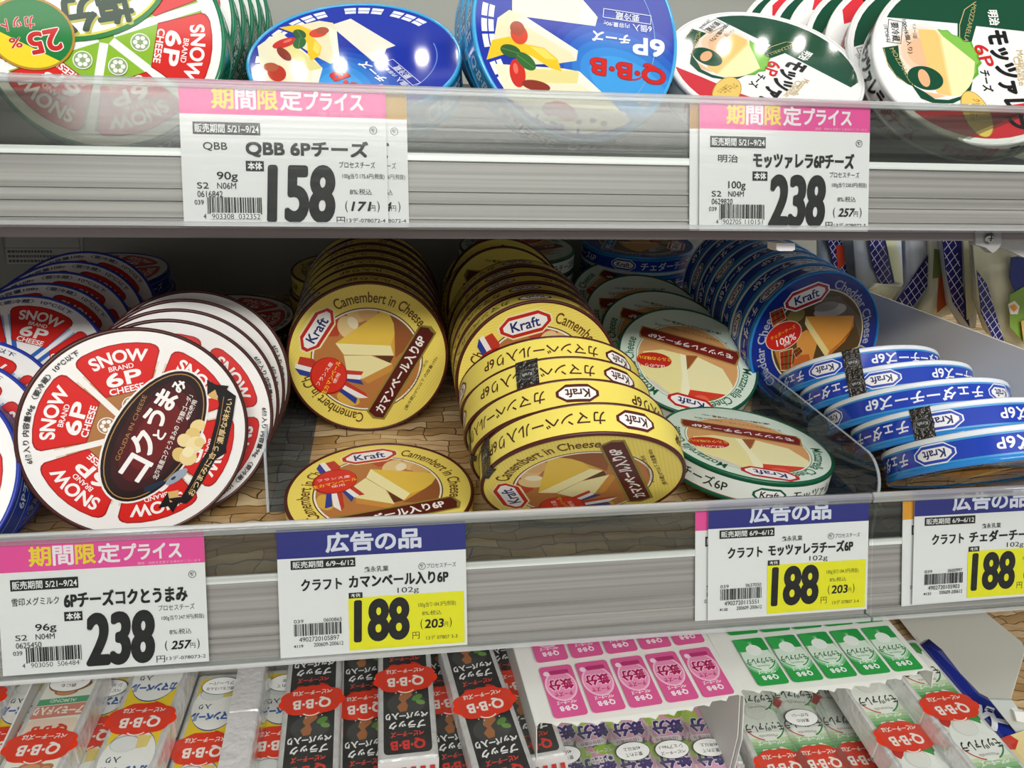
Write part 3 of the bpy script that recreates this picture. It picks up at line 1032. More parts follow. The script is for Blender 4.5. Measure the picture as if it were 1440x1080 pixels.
LOOK = {'camembert': ('#f0dd66', '#4d1a16', '#4d1a16', '#d8c24e'), 'mozzarella': ('#e6ece2', '#12573b', '#12573b', '#dfe6dc'),
        'cheddar': ('#2243b4', '#2a86d0', '#eef2f6', '#1d3a9c'), 'gouda': ('#2a1b18', '#45201c', '#45201c', '#d8d2ca'),
        'snow': ('#24409a', '#2338a0', '#2338a0', '#d8dce6'), 'green': ('#127050', '#0c7a52', '#0c7a52', '#e4e8e0'),
        'blue': ('#3a9ed4', '#41acE4', '#41acE4', '#3a9ed4'), 'white': ('#efefec', '#e9e9e6', '#e9e9e6', '#ececea')}
TIN = {}


def tin_meshes(kind):
    if kind in TIN:
        return TIN[kind]
    P = REF[kind]
    R, T = P.R / 1000, P.T / 1000
    band, rim, brim, base = LOOK[kind]
    fin = 'lid' if kind in ('blue', 'white', 'green', 'cheddar') else 'print'
    lw = 0.0015 if kind in ('camembert', 'gouda', 'snow') else 0.0030
    out = {}
    m = MB()
    A = lid_art(kind)
    m.disc(R - 0.0016, T - 0.0007, mat('#eceae4', fin), 96)
    A.into(m, flat, P.T - 0.69)
    out['lid'] = m.mesh(kind + '_lid')
    m = MB()
    c = mat(rim, fin)
    m.lathe([(R - 0.0006, T - lw - 0.0008), (R + 0.0001, T - lw), (R, T - 0.0008), (R - 0.0004, T - 0.0002), (R - 0.0009, T), (R - 0.0017, T), (R - 0.0021, T - 0.0004), (R - 0.0023, T - 0.0009)], c)
    out['rim'] = m.mesh(kind + '_rim')
    m = MB()
    m.lathe([(R - 0.0003, lw + 0.0003), (R - 0.0003, T - lw - 0.0003)], mat(band, fin), 128)
    B = band_art(kind, P.R - 0.3, P.T)
    Rb = P.R - 0.3

    def wrap(u, v, z):
        a = u / Rb
        return ((Rb + z) * math.cos(a) / 1000, (Rb + z) * math.sin(a) / 1000, v / 1000)
    B.into(m, wrap)
    out['side_band'] = m.mesh(kind + '_band')
    m = MB()
    c = mat(brim, fin)
    m.lathe([(R - 0.0023, 0.0006), (R - 0.0017, 0), (R - 0.0009, 0), (R - 0.0003, 0.0004), (R, 0.001), (R + 0.0001, lw), (R - 0.0006, lw + 0.0008)], c)
    m.disc(R - 0.002, 0.0006, mat(base, 'print'), 96, True)
    out['base_tray'] = m.mesh(kind + '_base')
    TIN[kind] = out
    return out


PROTO = {}
TINNAME = {'camembert': 'camembert_cheese_tin', 'mozzarella': 'mozzarella_cheese_tin', 'cheddar': 'cheddar_cheese_tin', 'gouda': 'gouda_cheese_tin',
           'snow': 'portion_cheese_tin', 'green': 'reduced_salt_cheese_tin', 'blue': 'party_cheese_tin', 'white': 'white_mozzarella_tin'}


def tin(kind, pose, roll, label, group):
    pose.R, pose.T = REF[kind].R, REF[kind].T
    if kind not in PROTO:
        t = empty(TINNAME[kind])
        for nm, me in tin_meshes(kind).items():
            link(nm, me, t)
        PROTO[kind] = t
    else:
        t = copy_tree(PROTO[kind])
        for ch in list(t.children):
            if ch.name.startswith('opening_tape'):
                bpy.data.objects.remove(ch)
    t.matrix_world = pose.matrix(roll)
    tag(t, label, 'cheese box', group)
    return t


def place(kind, x, y, el, az, roll, label, group, sh=SH2, z=None, lift=0.0):
    R, T = REF[kind].R, REF[kind].T
    zz = stand_z(x, y, el, az, R, T, sh) + lift if z is None else z
    p = Pose(x, y, zz, el, az, R, T)
    return tin(kind, p, roll, label, group), p


def px_of(P):
    d = P - CAM_P
    z = d.dot(CAM_F)
    return (720 + F_PX * d.dot(CAM_R) / z, 540 - F_PX * d.dot(CAM_U) / z)


def side_angle(pose, px, roll):
    """the angle, in the tin's own frame, of the front-facing point of its wall nearest a given spot"""
    best, ba = 1e9, 0
    M = pose.matrix(roll)
    for k in range(720):
        a = math.pi * k / 360
        loc = Vector((pose.R / 1000 * math.cos(a), pose.R / 1000 * math.sin(a), pose.T / 2000))
        p = M @ loc
        nrm = M.to_3x3() @ Vector((math.cos(a), math.sin(a), 0))
        if nrm.dot(CAM_P - p) <= 0:
            continue
        x, y = px_of(p)
        d = (x - px[0]) ** 2 + 0.3 * (y - px[1]) ** 2
        if d < best:
            best, ba = d, a
    return math.degrees(ba)


def tape(t, pose, ang, wide=13.5):
    """dark metallic opening tape over the wall of a tin, from rim to rim"""
    R, T = pose.R / 1000 + 0.0004, pose.T / 1000
    h = wide / pose.R / 2
    a0 = math.radians(ang)
    m = MB()
    vs, fs = [], []
    n = 10
    for k in range(n + 1):
        a = a0 - h + 2 * h * k / n
        for rr, z in ((R - 0.004, T + 0.0003), (R - 0.0005, T + 0.0003), (R, T - 0.0008), (R, 0.0008), (R - 0.0005, -0.0003), (R - 0.004, -0.0003)):
            vs.append((rr * math.cos(a), rr * math.sin(a), z))
    for k in range(n):
        for j in range(5):
            fs.append((k * 6 + j, k * 6 + j + 1, k * 6 + j + 7, k * 6 + j + 6))
    m.add(vs, fs, mat('#55524e', 'tape'))
    A = Art(dz=0.02, strip=3)
    A.z = 0.1
    A.ell(0, T * 500, 4.4, 3.4, '#6a6a66', 0)
    A.ell(0, T * 500, 3.9, 2.9, '#2c2c2a', 0)
    A.tc('Kraft', 0, T * 500, 2.2, '#b8b8b0', 0.02)
    Rm = R * 1000
    A.into(m, lambda u, v, z: ((Rm + z) * math.cos(a0 + u / Rm) / 1000, (Rm + z) * math.sin(a0 + u / Rm) / 1000, v / 1000))
    o = m.build('opening_tape', t)
    o['label'] = 'dark metallic opening tape'


def roll_for(pose, px, at_deg):
    """roll that brings the wall's angle at_deg to the spot px"""
    a = side_angle(pose, px, 0)
    return a - at_deg


ORD = ['frontmost', 'second', 'third', 'fourth', 'fifth', 'sixth', 'seventh', 'eighth', 'ninth', 'tenth']


def row(kind, x, y, el, az, n, d, roll, lab, group, sh=SH2, dx=0.0, rolls=None):
    """n tins standing one behind another; d is the step along the floor"""
    nv, _, _ = axes(el, az)
    T = REF[kind].T / 1000
    d = 1.02 * T / abs(nv.y * 0.982 + nv.z * 0.191)
    for i in range(n):
        l = lab.replace('{n}', ORD[i] if i == 0 else ORD[i] + ' from the front')
        place(kind, x + dx * i, y + d * 0.982 * i, el, az, (rolls[i] if rolls and i < len(rolls) else roll + random.uniform(-25, 25) * (i > 0)), l, group, sh)

# ------------------------------------------------------------------ tins on the second shelf
CG = LKG = 12.15      # wall angle (deg) of the first logo of a three-logo band: 16 mm - of 126 mm -> 16/59.4 rad
LOGO = math.degrees(16 / 59.4)

row('snow', -0.2657, 0.1685, 35, 0, 5, 0.0268, 0, 'blue-rimmed white tin in the far leaning row, {n}', 'blue rimmed tins leaning in the far row', dx=0.001)
for i, (x, y, el, rl, nm) in enumerate(((-0.2664, 0.0877, 35, 6, 'third from the front'), (-0.2672, 0.0604, 35, 0, 'second'), (-0.2700, 0.0330, 35, 160, 'frontmost'))):
    place('snow', x, y, el, 0, rl, 'blue-rimmed white tin in the near row at the frame edge, %s' % nm, 'blue rimmed tins in the near row')
NST = Vector((0, -math.sin(math.radians(11)), math.cos(math.radians(11))))


def stack(kind, x, y, n, labs, group, jit=0.003, rolls=None):
    T = REF[kind].T / 1000
    for i in range(n):
        c = Vector((x, y, SH2 + TAN * y)) + NST * (T * 1.015 * (i + 1) + 0.0005)
        c += (Vector((1, 0, 0)) * random.uniform(-jit, jit) + Vector((0, math.cos(math.radians(11)), math.sin(math.radians(11)))) * random.uniform(-jit, jit)) * (1 if i else 0)
        p = Pose(c.x, c.y, c.z, 79, 0)
        tin(kind, p, rolls[i] if rolls else random.uniform(0, 360), labs % ('topmost of its stack' if i == n - 1 else (ORD[i] + ' from the bottom' if i else 'lowest of its stack')), group)


stack('snow', -0.281, 0.410, 3, 'blue-rimmed tin lying flat at the back wall, %s', 'blue rimmed tins stacked at the back')
G1 = REF['gouda']
kl = 'white tin with brown rim and black oval badge, {n} in the big brown row'
tin('gouda', G1, 0, 'large white brown-rimmed tin with black oval badge, front of its row', 'brown rimmed tins standing in a row')
for i in range(4):
    place('gouda', G1.p.x + 0.0115 + 0.0016 * i, G1.p.y + 0.0215 + 0.0178 * i, 11, 18, (172, 200, 184, 192)[i],
          'brown-rimmed white tin mostly covered, %s behind the big front tin with black oval' % ('first', 'second', 'third', 'fourth')[i], 'brown rimmed tins standing in a row')
stack('gouda', -0.1545, 0.315, 3, 'brown-rimmed tin lying flat behind the standing brown ones, %s', 'brown rimmed tins stacked at the back', rolls=(50, 20, 200))

# yellow camembert tins
row('camembert', -0.0213, 0.174, -8, 4, 7, 0.0206, 0, 'yellow tin in the upright row beside the brown-rimmed tins, {n}', 'yellow tins standing in the row with the upright front tin')
stack('camembert', -0.0450, 0.405, 3, 'yellow tin lying flat behind the upright row, %s', 'yellow tins stacked at the back')
place('camembert', -0.0128, 0.0700, 79, 0, -46, 'yellow camembert tin lying flat face up at the shelf front', 'single yellow tin lying flat')
row('camembert', 0.1000, 0.1310, -6.6, 0, 5, 0.0203, -42, 'yellow tin standing behind the tipped-over yellow tins, {n}', 'yellow tins standing behind the tipped ones')
place('camembert', 0.1010, 0.270, 22, 15, 112, 'yellow camembert tin leaning back behind the middle yellow row, face showing', 'leaning yellow tin')
place('camembert', 0.1020, 0.299, 22, 15, 30, 'yellow camembert tin mostly hidden behind the leaning one', 'leaning yellow tin')
gz = [(0.105, 0.0100, 0.0490, -42, -3, 'frontmost, its face in shade', (895, 603)), (0.1012, 0.0311, 0.0568, -42, -3, 'second', (812, 560)),
      (0.0992, 0.0522, 0.0646, -42, -3, 'third', (872, 540)), (0.0985, 0.0733, 0.0724, -42, -3, 'rearmost', (870, 522))]
for i, (x, y, z, el, az, nm, lp) in enumerate(gz):
    p = Pose(x, y, z, el, az)
    t = tin('camembert', p, roll_for(p, lp, LOGO), 'yellow tin tipped upside down over the shelf edge, ' + nm, 'yellow tins tipped forward upside down')
    if i == 0:
        tape(t, p, side_angle(p, (684, 645), roll_for(p, lp, LOGO)))
    if i == 1:
        tape(t, p, side_angle(p, (655, 620), roll_for(p, lp, LOGO)), 7)
    if i == 2:
        tape(t, p, side_angle(p, (742, 535), roll_for(p, lp, LOGO)))

# pale green mozzarella tins
row('mozzarella', 0.2423, 0.2058, 54, 0, 4, 0.0400, 0, 'green-rimmed pale tin leaning back in its row, {n}', 'green rimmed tins leaning back', dx=-0.003, rolls=(0, 2, 18, -20))
place('mozzarella', 0.2430, 0.0890, 81.3, 33, -26, 'pale mozzarella tin with green rim lying flat beside the clear divider', 'green rimmed tin lying flat', z=0.0435)
stack('mozzarella', 0.128, 0.420, 4, 'green and white tin lying flat at the back wall, %s', 'green rimmed tins stacked at the back', rolls=(100, 10, 205, 228))

# dark blue cheddar tins
row('cheddar', 0.3480, 0.1930, -6, 4, 8, 0.0206, 0, 'dark blue tin in the upright blue row, {n}', 'blue cheddar tins standing in a row', rolls=(0, 40, 20, 65, 10, 80, 30, 55))
stack('cheddar', 0.262, 0.435, 4, 'dark blue tin lying flat at the back wall, %s', 'blue cheddar tins stacked at the back', rolls=(0, 200, 110, 225))
for i, (x, y, z, nm, lp) in enumerate(((0.365, 0.003, 0.0470, 'frontmost', (1313, 645)), (0.365, 0.0392, 0.0505, 'second', (1322, 600)), (0.365, 0.0754, 0.0535, 'third', (1408, 562)),
                                       (0.365, 0.1116, 0.0565, 'fourth', (1240, 548)), (0.365, 0.1478, 0.0595, 'rearmost', (1160, 534)))):
    p = Pose(x, y, z, -59, 0)
    r = roll_for(p, lp, LOGO)
    t = tin('cheddar', p, r, 'dark blue tin tipped upside down beside the steel divider, ' + nm, 'blue cheddar tins tipped forward')
    tp = {1: (1298, 598), 3: (1205, 548), 4: (1200, 525)}.get(i)
    if tp:
        tape(t, p, side_angle(p, tp, r), 12)

# ------------------------------------------------------------------ tins on the upper shelf
tin('green', REF['green'], 0, 'big green-rimmed reduced-salt tin leaning back at the front of the upper shelf', 'green rimmed tins on the upper shelf')
row('green', -0.1465, 0.0905, 17.2, 0.8, 5, 0, 40, 'green-rimmed tin behind the big reduced-salt tin, {n}', 'green rimmed tins on the upper shelf', SH1, dx=0.0015)
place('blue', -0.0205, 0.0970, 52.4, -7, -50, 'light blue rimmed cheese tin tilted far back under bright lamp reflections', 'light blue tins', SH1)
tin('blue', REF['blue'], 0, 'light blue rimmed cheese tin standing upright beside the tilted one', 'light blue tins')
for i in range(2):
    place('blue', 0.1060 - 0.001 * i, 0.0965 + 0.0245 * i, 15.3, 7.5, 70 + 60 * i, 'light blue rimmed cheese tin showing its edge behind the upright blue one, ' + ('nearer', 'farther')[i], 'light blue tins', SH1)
place('white', 0.2400, 0.1080, 50, -3.6, -40, 'white mozzarella tin with green and red print tilted far back', 'tilted white tin', SH1)
row('white', 0.3640, 0.0745, 32, -10, 8, 0.0290, 0, 'white tin with green print leaning on the upper shelf, {n}', 'white tins leaning in a row on the upper shelf', SH1, rolls=(0, 25, 190, 20, 175, 10, 185, 30))

# ------------------------------------------------------------------ price rails and price cards
TILT = math.radians(11)
VUP = Vector((0, math.sin(TILT), math.cos(TILT)))
WOUT = Vector((0, -math.cos(TILT), math.sin(TILT)))
R1P, R2P = Vector((0, 0.036, 0.2300)), Vector((0, 0.0, 0.0))
CLEAR_UP = clear_plastic('rail_clear', 0.004, 0.12, 0.00006, gloss=0.4)
HAZY = clear_plastic('rail_rear_sheet', 0.035, 0.14, 0.0001, '#cfcfc8', gloss=0.4)
CLEAR_LIP = clear_plastic('rail_lip', 0.34, 0.12, 0.0003, '#dde2e4')
ACRYL = clear_plastic('acrylic', 0.035, 0.05, 0, '#dce4ec', milk='#8fa9d6')  # blue haze colour paints in the reflection of the blue tins
RAILBACK = streaked('rail_backing', '#a39c9b', 0.36)  # light streaks in this colour paint the rail's bright streak highlights
RAILWHITE = streaked('rail_white_strip', '#eceaea', 0.3)


def rail(base, x0, x1, vtop, vbot, vstrip, label, lip=0.0034):
    M = Matrix(((1, 0, -0, base.x), (0, VUP.y, WOUT.y, base.y), (0, VUP.z, WOUT.z, base.z), (0, 0, 0, 1)))
    t = empty('price_rail', M)
    tag(t, label, 'price rail', 'clear price rails on the shelf edges')
    m = MB()
    # backing channel: plate with two raised ridges
    m.box(x0, x1, vbot, vstrip, -0.0075, -0.0062, RAILBACK)
    for v in (vbot + 0.004, vbot + 0.0125, vbot + 0.019):
        m.box(x0, x1, v, v + 0.0012, -0.0062, -0.0052, RAILBACK)
    m.build('backing_plate', t)
    m = MB()
    m.box(x0, x1, vstrip - 0.0012, vstrip + 0.0028, -0.0076, -0.0045, RAILWHITE)
    m.build('white_strip', t)
    m = MB()
    m.box(x0, x1, vbot, vtop - 0.003, -0.0006, 0.0006, CLEAR_UP)
    m.build('clear_front', t)
    m = MB()
    m.box(x0, x1, vstrip + 0.0028, vtop - 0.003, -0.0068, -0.0060, HAZY)
    m.build('rear_sheet', t)
    m = MB()
    n = 24
    vs, fs = [], []
    prof = [(vtop - lip + lip * math.cos(2 * math.pi * k / n) * (1 - 0.12 * abs(math.sin(4 * math.pi * k / n))), -0.0016 + 0.0026 * math.sin(2 * math.pi * k / n) * (1 - 0.3 * abs(math.cos(6 * math.pi * k / n)))) for k in range(n)]
    for x in (x0, x1):
        vs += [(x, a, b) for a, b in prof]
    for k in range(n):
        fs.append((k, (k + 1) % n, n + (k + 1) % n, n + k))
    fs += [tuple(range(n))[::-1], tuple(range(n, 2 * n))]
    m.add(vs, fs, CLEAR_LIP, True)
    m.build('top_lip', t)
    m = MB()
    m.box(x0, x1, vbot - 0.0012, vbot + 0.0012, -0.0075, 0.0012, CLEAR_LIP)
    m.build('bottom_lip', t)
    return t


rail(R1P, -0.62, 0.60, 0.0388, -0.0352, 0.0015, 'clear price rail along the upper shelf edge', 0.0024)
xb = on_plane(1226, 800, R2P, WOUT).x
rail(R2P, -0.62, xb - 0.0008, 0.0370, -0.0428, 0.0035, 'long clear price rail along the lower shelf edge under the yellow tins')
rail(R2P, xb + 0.0008, 0.95, 0.0370, -0.0428, 0.0035, 'clear price rail end piece below the tipped blue tins')

INK, PAPER = '#161416', '#eae7ea'


def card_A(A, brand, name, gram, price, taxed, unit, code, s2, bar, tail, header='#ea4c9c', texts=True):
    Wd, H = 105.0, 73.0
    X = lambda u: u * Wd
    Y = lambda v: (1 - v) * H

    def bx(s, u0, u1, v0, v1, col=INK, bold=0.0, shear=0.0):
        A.tb(s, X(u0), Y(v1), X(u1), Y(v0), col, bold, shear)
    A.rect(0, Y(0.235), Wd, H, header)
    if texts:
        for ch, u0, u1, col in (('期', .155, .255, '#f0d22c'), ('間', .268, .362, '#f3e6ee'), ('限', .375, .468, '#f0d22c'), ('定', .482, .585, '#f3e6ee')):
            bx(ch, u0, u1, .055, .195, col, 0.03)
        bx('プライス', .60, .885, .065, .185, '#f3e6ee', 0.035)
        bx('期間・価格を変更する場合がございます', .67, .98, .205, .225, '#f3b8d4')
    A.rect(X(.06), Y(.372), X(.38), Y(.288), INK)
    bx('販売期間 5/21~9/24', .068, .374, .300, .361, '#f2f0f2', 0.015)
    A.ring(X(.935), Y(.32), 1.75, 2.05, INK, 24)
    A.tc('軽', X(.935), Y(.32), 2.2, INK, 0.02)
    bx(brand, .105 if len(brand) < 4 else .062, .22 if len(brand) < 4 else .285, .425, .485, INK, 0.008)
    bx(name, .31, .905, .403, .518, INK, 0.045)
    A.rect(X(.305), Y(.618), X(.392), Y(.548), INK)
    bx('本体', .315, .383, .557, .608, '#f2f0f2', 0.03)
    bx('プロセスチーズ', .76, .94, .54, .585)
    bx(gram, .165, .265, .625, .695, INK, 0.02)
    bx(price, .41, .72, .585, .958, INK, 0.05, 0.05)
    bx('円', .74, .782, .928, .98, INK, 0.0)
    bx(unit, .775, .985, .622, .665)
    bx('8%:税込', .81, .92, .73, .772)
    bx('(', .785, .797, .815, .895)
    bx(taxed, .815, .905, .822, .885, INK, 0.04, 0.25)
    bx('円', .91, .935, .845, .885)
    bx(')', .945, .957, .815, .895)
    bx(tail, .79, .985, .935, .968)
    bx('S2', .07, .125, .70, .742)
    bx(s2, .165, .255, .70, .742)
    bx(code, .07, .19, .758, .80)
    bx('039', .055, .098, .82, .852)
    barcode(A, X(.115), X(.378), Y(.915), Y(.80), bar)
    bx(bar[0], .095, .108, .915, .948)
    A.rect(X(.13), Y(.952), X(.368), Y(.908), PAPER)
    bx(bar[1:7], .135, .24, .914, .95)
    bx(bar[7:], .262, .366, .914, .95)


def barcode(A, x0, x1, y0, y1, digits):
    rnd = random.Random(int(digits))
    x, w = x0, (x1 - x0) / 95.0
    A.up()
    k = 0
    while x < x1 - w:
        b = w * rnd.choice((1, 1, 2, 3))
        A.z -= A.dz
        A.rect(x, y0, min(x + b, x1), y1, INK)
        x += b + w * rnd.choice((1, 1, 2, 2))


def card_B(A, name, price, taxed, unit, code, bar, n4, tail):
    Wd, H = 105.0, 73.0
    X = lambda u: u * Wd
    Y = lambda v: (1 - v) * H

    def bx(s, u0, u1, v0, v1, col=INK, bold=0.0, shear=0.0):
        A.tb(s, X(u0), Y(v1), X(u1), Y(v0), col, bold, shear)
    A.rect(0, Y(0.227), Wd, H, '#26297e')
    for ch, u0, u1 in (('広', .255, .37), ('告', .385, .50), ('の', .515, .62), ('品', .64, .755)):
        bx(ch, u0, u1, .045 if ch != 'の' else .07, .19, '#dcdaec', 0.045)
    A.rect(X(.068), Y(.314), X(.405), Y(.242), INK)
    bx('販売期間 6/9~6/12', .078, .397, .252, .304, '#f2f0f2', 0.01)
    bx('森永乳業', .45, .58, .32, .365, INK, 0.02)
    A.ring(X(.76), Y(.342), 1.75, 2.05, INK, 24)
    A.tc('軽', X(.76), Y(.342), 2.2, INK, 0.02)
    bx('プロセスチーズ', .785, .945, .322, .36)
    bx('クラフト', .12, .33, .395, .482, INK, 0.04)
    bx(name, .37, .90, .386, .482, INK, 0.045)
    bx('102g', .625, .74, .502, .556)
    A.rect(X(.362), Y(.978), X(.985), Y(.560), '#ece41c')
    A.rect(X(.365), Y(.565), X(.438), Y(.52), INK)
    bx('本体', .376, .428, .527, .558, '#f2f0f2', 0.02)
    bx(price, .396, .674, .592, .905, INK, 0.05, 0.03)
    bx('円', .70, .738, .865, .922)
    bx(unit, .735, .94, .63, .675)
    bx('8%:税込', .755, .86, .70, .738)
    bx('(', .745, .757, .765, .848)
    bx(taxed, .768, .868, .772, .84, INK, 0.04, 0.1)
    bx('円', .875, .895, .80, .838)
    bx(')', .903, .915, .765, .848)
    bx(tail, .775, .945, .90, .936)
    bx('039', .075, .125, .705, .732)
    bx(code, .23, .325, .705, .734)
    barcode(A, X(.075), X(.33), Y(.835), Y(.74), bar)
    bx(bar, .10, .31, .845, .882)
    bx('200609-200612', .175, .33, .895, .926)
    bx(n4, .07, .12, .903, .926, INK, 0.02)


def card(base, px, label, fn, depth=0.0022, hh=36.5, group='price cards in the shelf rails', rot=0.0):
    p = on_plane(px[0], px[1], base - WOUT * depth, WOUT)
    A = Art(dz=0.006, fin='card')
    if fn:
        fn(A)
    m = MB()
    m.box(-0.0525, 0.0525, -hh / 1000, hh / 1000, -0.0003, 0.0, mat(PAPER, 'card'))
    A.into(m, lambda x, y, z: ((x - 52.5) / 1000, (y - 36.5) * hh / 36500, z / 1000))
    o = m.build('price_card')
    c, s = math.cos(math.radians(rot)), math.sin(math.radians(rot))
    X = Vector((c, 0, 0)) + VUP * s
    Yv = VUP * c - Vector((s, 0, 0))
    o.matrix_world = Matrix(((X.x, Yv.x, WOUT.x, p.x), (X.y, Yv.y, WOUT.y, p.y), (X.z, Yv.z, WOUT.z, p.z), (0, 0, 0, 1)))
    tag(o, label, 'price card', group)
    return o


qa = dict(brand='QBB', name='QBB 6Pチーズ', gram='90g', price='158', taxed='171', unit='100g当り175.6円(税抜)', code='0616842', s2='N06M', bar='4903308032352', tail='13デ-078072-4')
card(R1P, (402, 217.5), 'white price card with pink header and large price 158', lambda A: card_A(A, **qa), hh=37.5)
card(R1P, (433, 218.5), 'price card with tan header mostly hidden behind the card priced 158', lambda A: card_A(A, **dict(qa, taxed='214', header='#b98d30', texts=False)), 0.0042, hh=37.5)
qb = dict(brand='明治', name='モッツァレラ6Pチーズ', gram='100g', price='238', taxed='257', unit='100g当り238.0円(税抜)', code='0629820', s2='N04M', bar='4902705110151', tail='13デ-078072-5')
card(R1P, (1105, 233), 'white price card with pink header priced 238 below the white mozzarella tins', lambda A: card_A(A, **qb), hh=37.5)
card(R1P, (1091, 233), 'pale price card with tan header peeking out behind the mozzarella card', lambda A: card_A(A, **dict(qb, header='#b07a28', texts=False)), 0.0042, hh=37.5)
qc = dict(brand='雪印メグミルク', name='6Pチーズコクとうまみ', gram='96g', price='238', taxed='257', unit='100g当り247.9円(税抜)', code='0625450', s2='N04M', bar='4903050506484', tail='13デ-078073-2')
card(R2P, (147, 848), 'white price card with pink header priced 238 below the brown-rimmed tins', lambda A: card_A(A, **qc))
card(R2P, (526, 828), 'price card with navy header and yellow panel below the flat camembert tin', lambda A: card_B(A, 'カマンベール入り6P', '188', '203', '100g当り184.3円(税抜)', '0600865', '4902720105897', '4119', '13デ 07807 3-3'))
card(R2P, (1110, 783), 'price card with navy header and yellow panel below the flat mozzarella tin', lambda A: card_B(A, 'モッツァレラチーズ6P', '188', '203', '100g当り184.3円(税抜)', '0637050', '4902720115551', '4120', '13デ 07807 3-4'))
card(R2P, (1092, 784), 'price card with pink header peeking out behind the mozzarella sale card', lambda A: card_A(A, **dict(qb, texts=False)), 0.0042)
card(R2P, (1390, 764), 'price card with navy header and yellow panel cut by the frame below the blue tins', lambda A: card_B(A, 'チェダーチーズ6P', '188', '203', '100g当り184.3円(税抜)', '0600997', '4902720105903', '4121', '13デ 07807 3-5'))
card(R2P, (1374, 766), 'price card with orange header peeking out behind the cheddar card', lambda A: card_A(A, **dict(qb, header='#e09a2c', texts=False)), 0.0042, rot=0.6)

# ------------------------------------------------------------------ dividers, hanging bags and fittings of the second shelf
def plate(name, px, Xc, th, m, label, cat, extra=()):
    pts = [on_plane(x, y, (Xc, 0, 0), Vector((1, 0, 0))) for x, y in px] + [Vector(e) for e in extra]
    b = MB()
    b.prism(pts, (th, 0, 0), m)
    return tag(b.build(name), label, cat)


XD = 0.440
DIV = mat('#f0efe8', 'paint')
tp = [on_plane(x, y, (XD, 0, 0), Vector((1, 0, 0))) for x, y in ((1150, 385), (1234, 415), (1312, 444), (1440, 492), (1520, 520))]
m = MB()
yb, yf = tp[0].y, tp[-1].y
m.prism(list(tp) + [Vector((XD - 0.012, yf, SH2 + TAN * yf)), Vector((XD - 0.012, yb, SH2 + TAN * yb))], (0.002, 0, 0), DIV)
m.box(XD, XD + 0.016, yf, yb, SH2 + TAN * yb * 0.0 - 0.001, SH2 + 0.0002, DIV)
tag(m.build('shelf_divider'), 'pale steel divider plate standing between the blue tins and the hanging bags', 'divider')


EDGE = clear_plastic('acrylic_edge', 0.5, 0.2, 0, '#dfe6ea')


def acrylic(nb, nt, depth, drop, label):
    """clear upright divider: near-bottom and near-top corners, running back along the floor"""
    fd = Vector((0, math.cos(TILT), math.sin(TILT)))
    up = nt - nb
    fb, ft = nb + fd * depth, nb + fd * depth + up * drop
    pts = [nb]
    n = 8
    a, b = nb + up * 0.70, nt
    pts.append(a)
    for k in range(1, n):
        t = k / n
        pts.append(nb + up * (0.70 + 0.30 * math.sin(t * math.pi / 2)) + fd * (depth * 0.09 * (1 - math.cos(t * math.pi / 2))))
    pts.append(nt + fd * (depth * 0.09))
    pts += [ft, fb]
    nrm = up.cross(fd).normalized()
    c0 = (nb + ft) / 2
    m = MB()
    m.prism(pts, nrm * 0.0012, ACRYL)
    for k in range(len(pts) - 2):
        a, b = pts[k], pts[k + 1]
        m.prism([a, b, b - (b - c0) * 0.012, a - (a - c0) * 0.012], nrm * 0.0016, EDGE)
    o = empty('clear_divider')
    tag(o, label, 'divider', 'clear acrylic dividers')
    m.build('upright_plate', o)
    m = MB()
    m.prism([nb, nb + fd * depth, nb + fd * depth + Vector((0.02, 0, 0)), nb + Vector((0.02, 0, 0))], (0, 0, 0.001), ACRYL)
    m.build('foot', o)
    return o


nb = Vector((0.3000, 0.016, SH2 + TAN * 0.016 + 0.0008))
nt = nb + Vector((0.0015, 0.002, 0.054))
acrylic(nb, nt, 0.185, 0.78, 'clear acrylic divider between the flat mozzarella tin and the tipped blue tins')
nb = on_floor(379, 722, SH2) + Vector((0, 0, 0.0008))
nt = nb + Vector((0, 0, 0.052)) + Vector((0, 0.004, 0))
acrylic(nb, nt, 0.20, 1.0, 'clear acrylic divider between the brown-rimmed row and the flat yellow tin')

CREAM, PLAID, PLINE = '#d9d8bc', '#231f66', '#d6d4e4'


def inflate(poly, y, bulge, inner=(0.86, 0.55), thick=0.004):
    """closed pouch: an outline standing at depth y, swollen front and back"""
    P = [on_plane(px, py, (0, y, 0), Vector((0, 1, 0))) for px, py in poly]
    c = sum(P, Vector()) / len(P)
    m = []
    rings = [(1.0, 0.0), (0.97, thick), (inner[0], bulge * 0.7), (inner[1], bulge), ]
    return P, c, rings


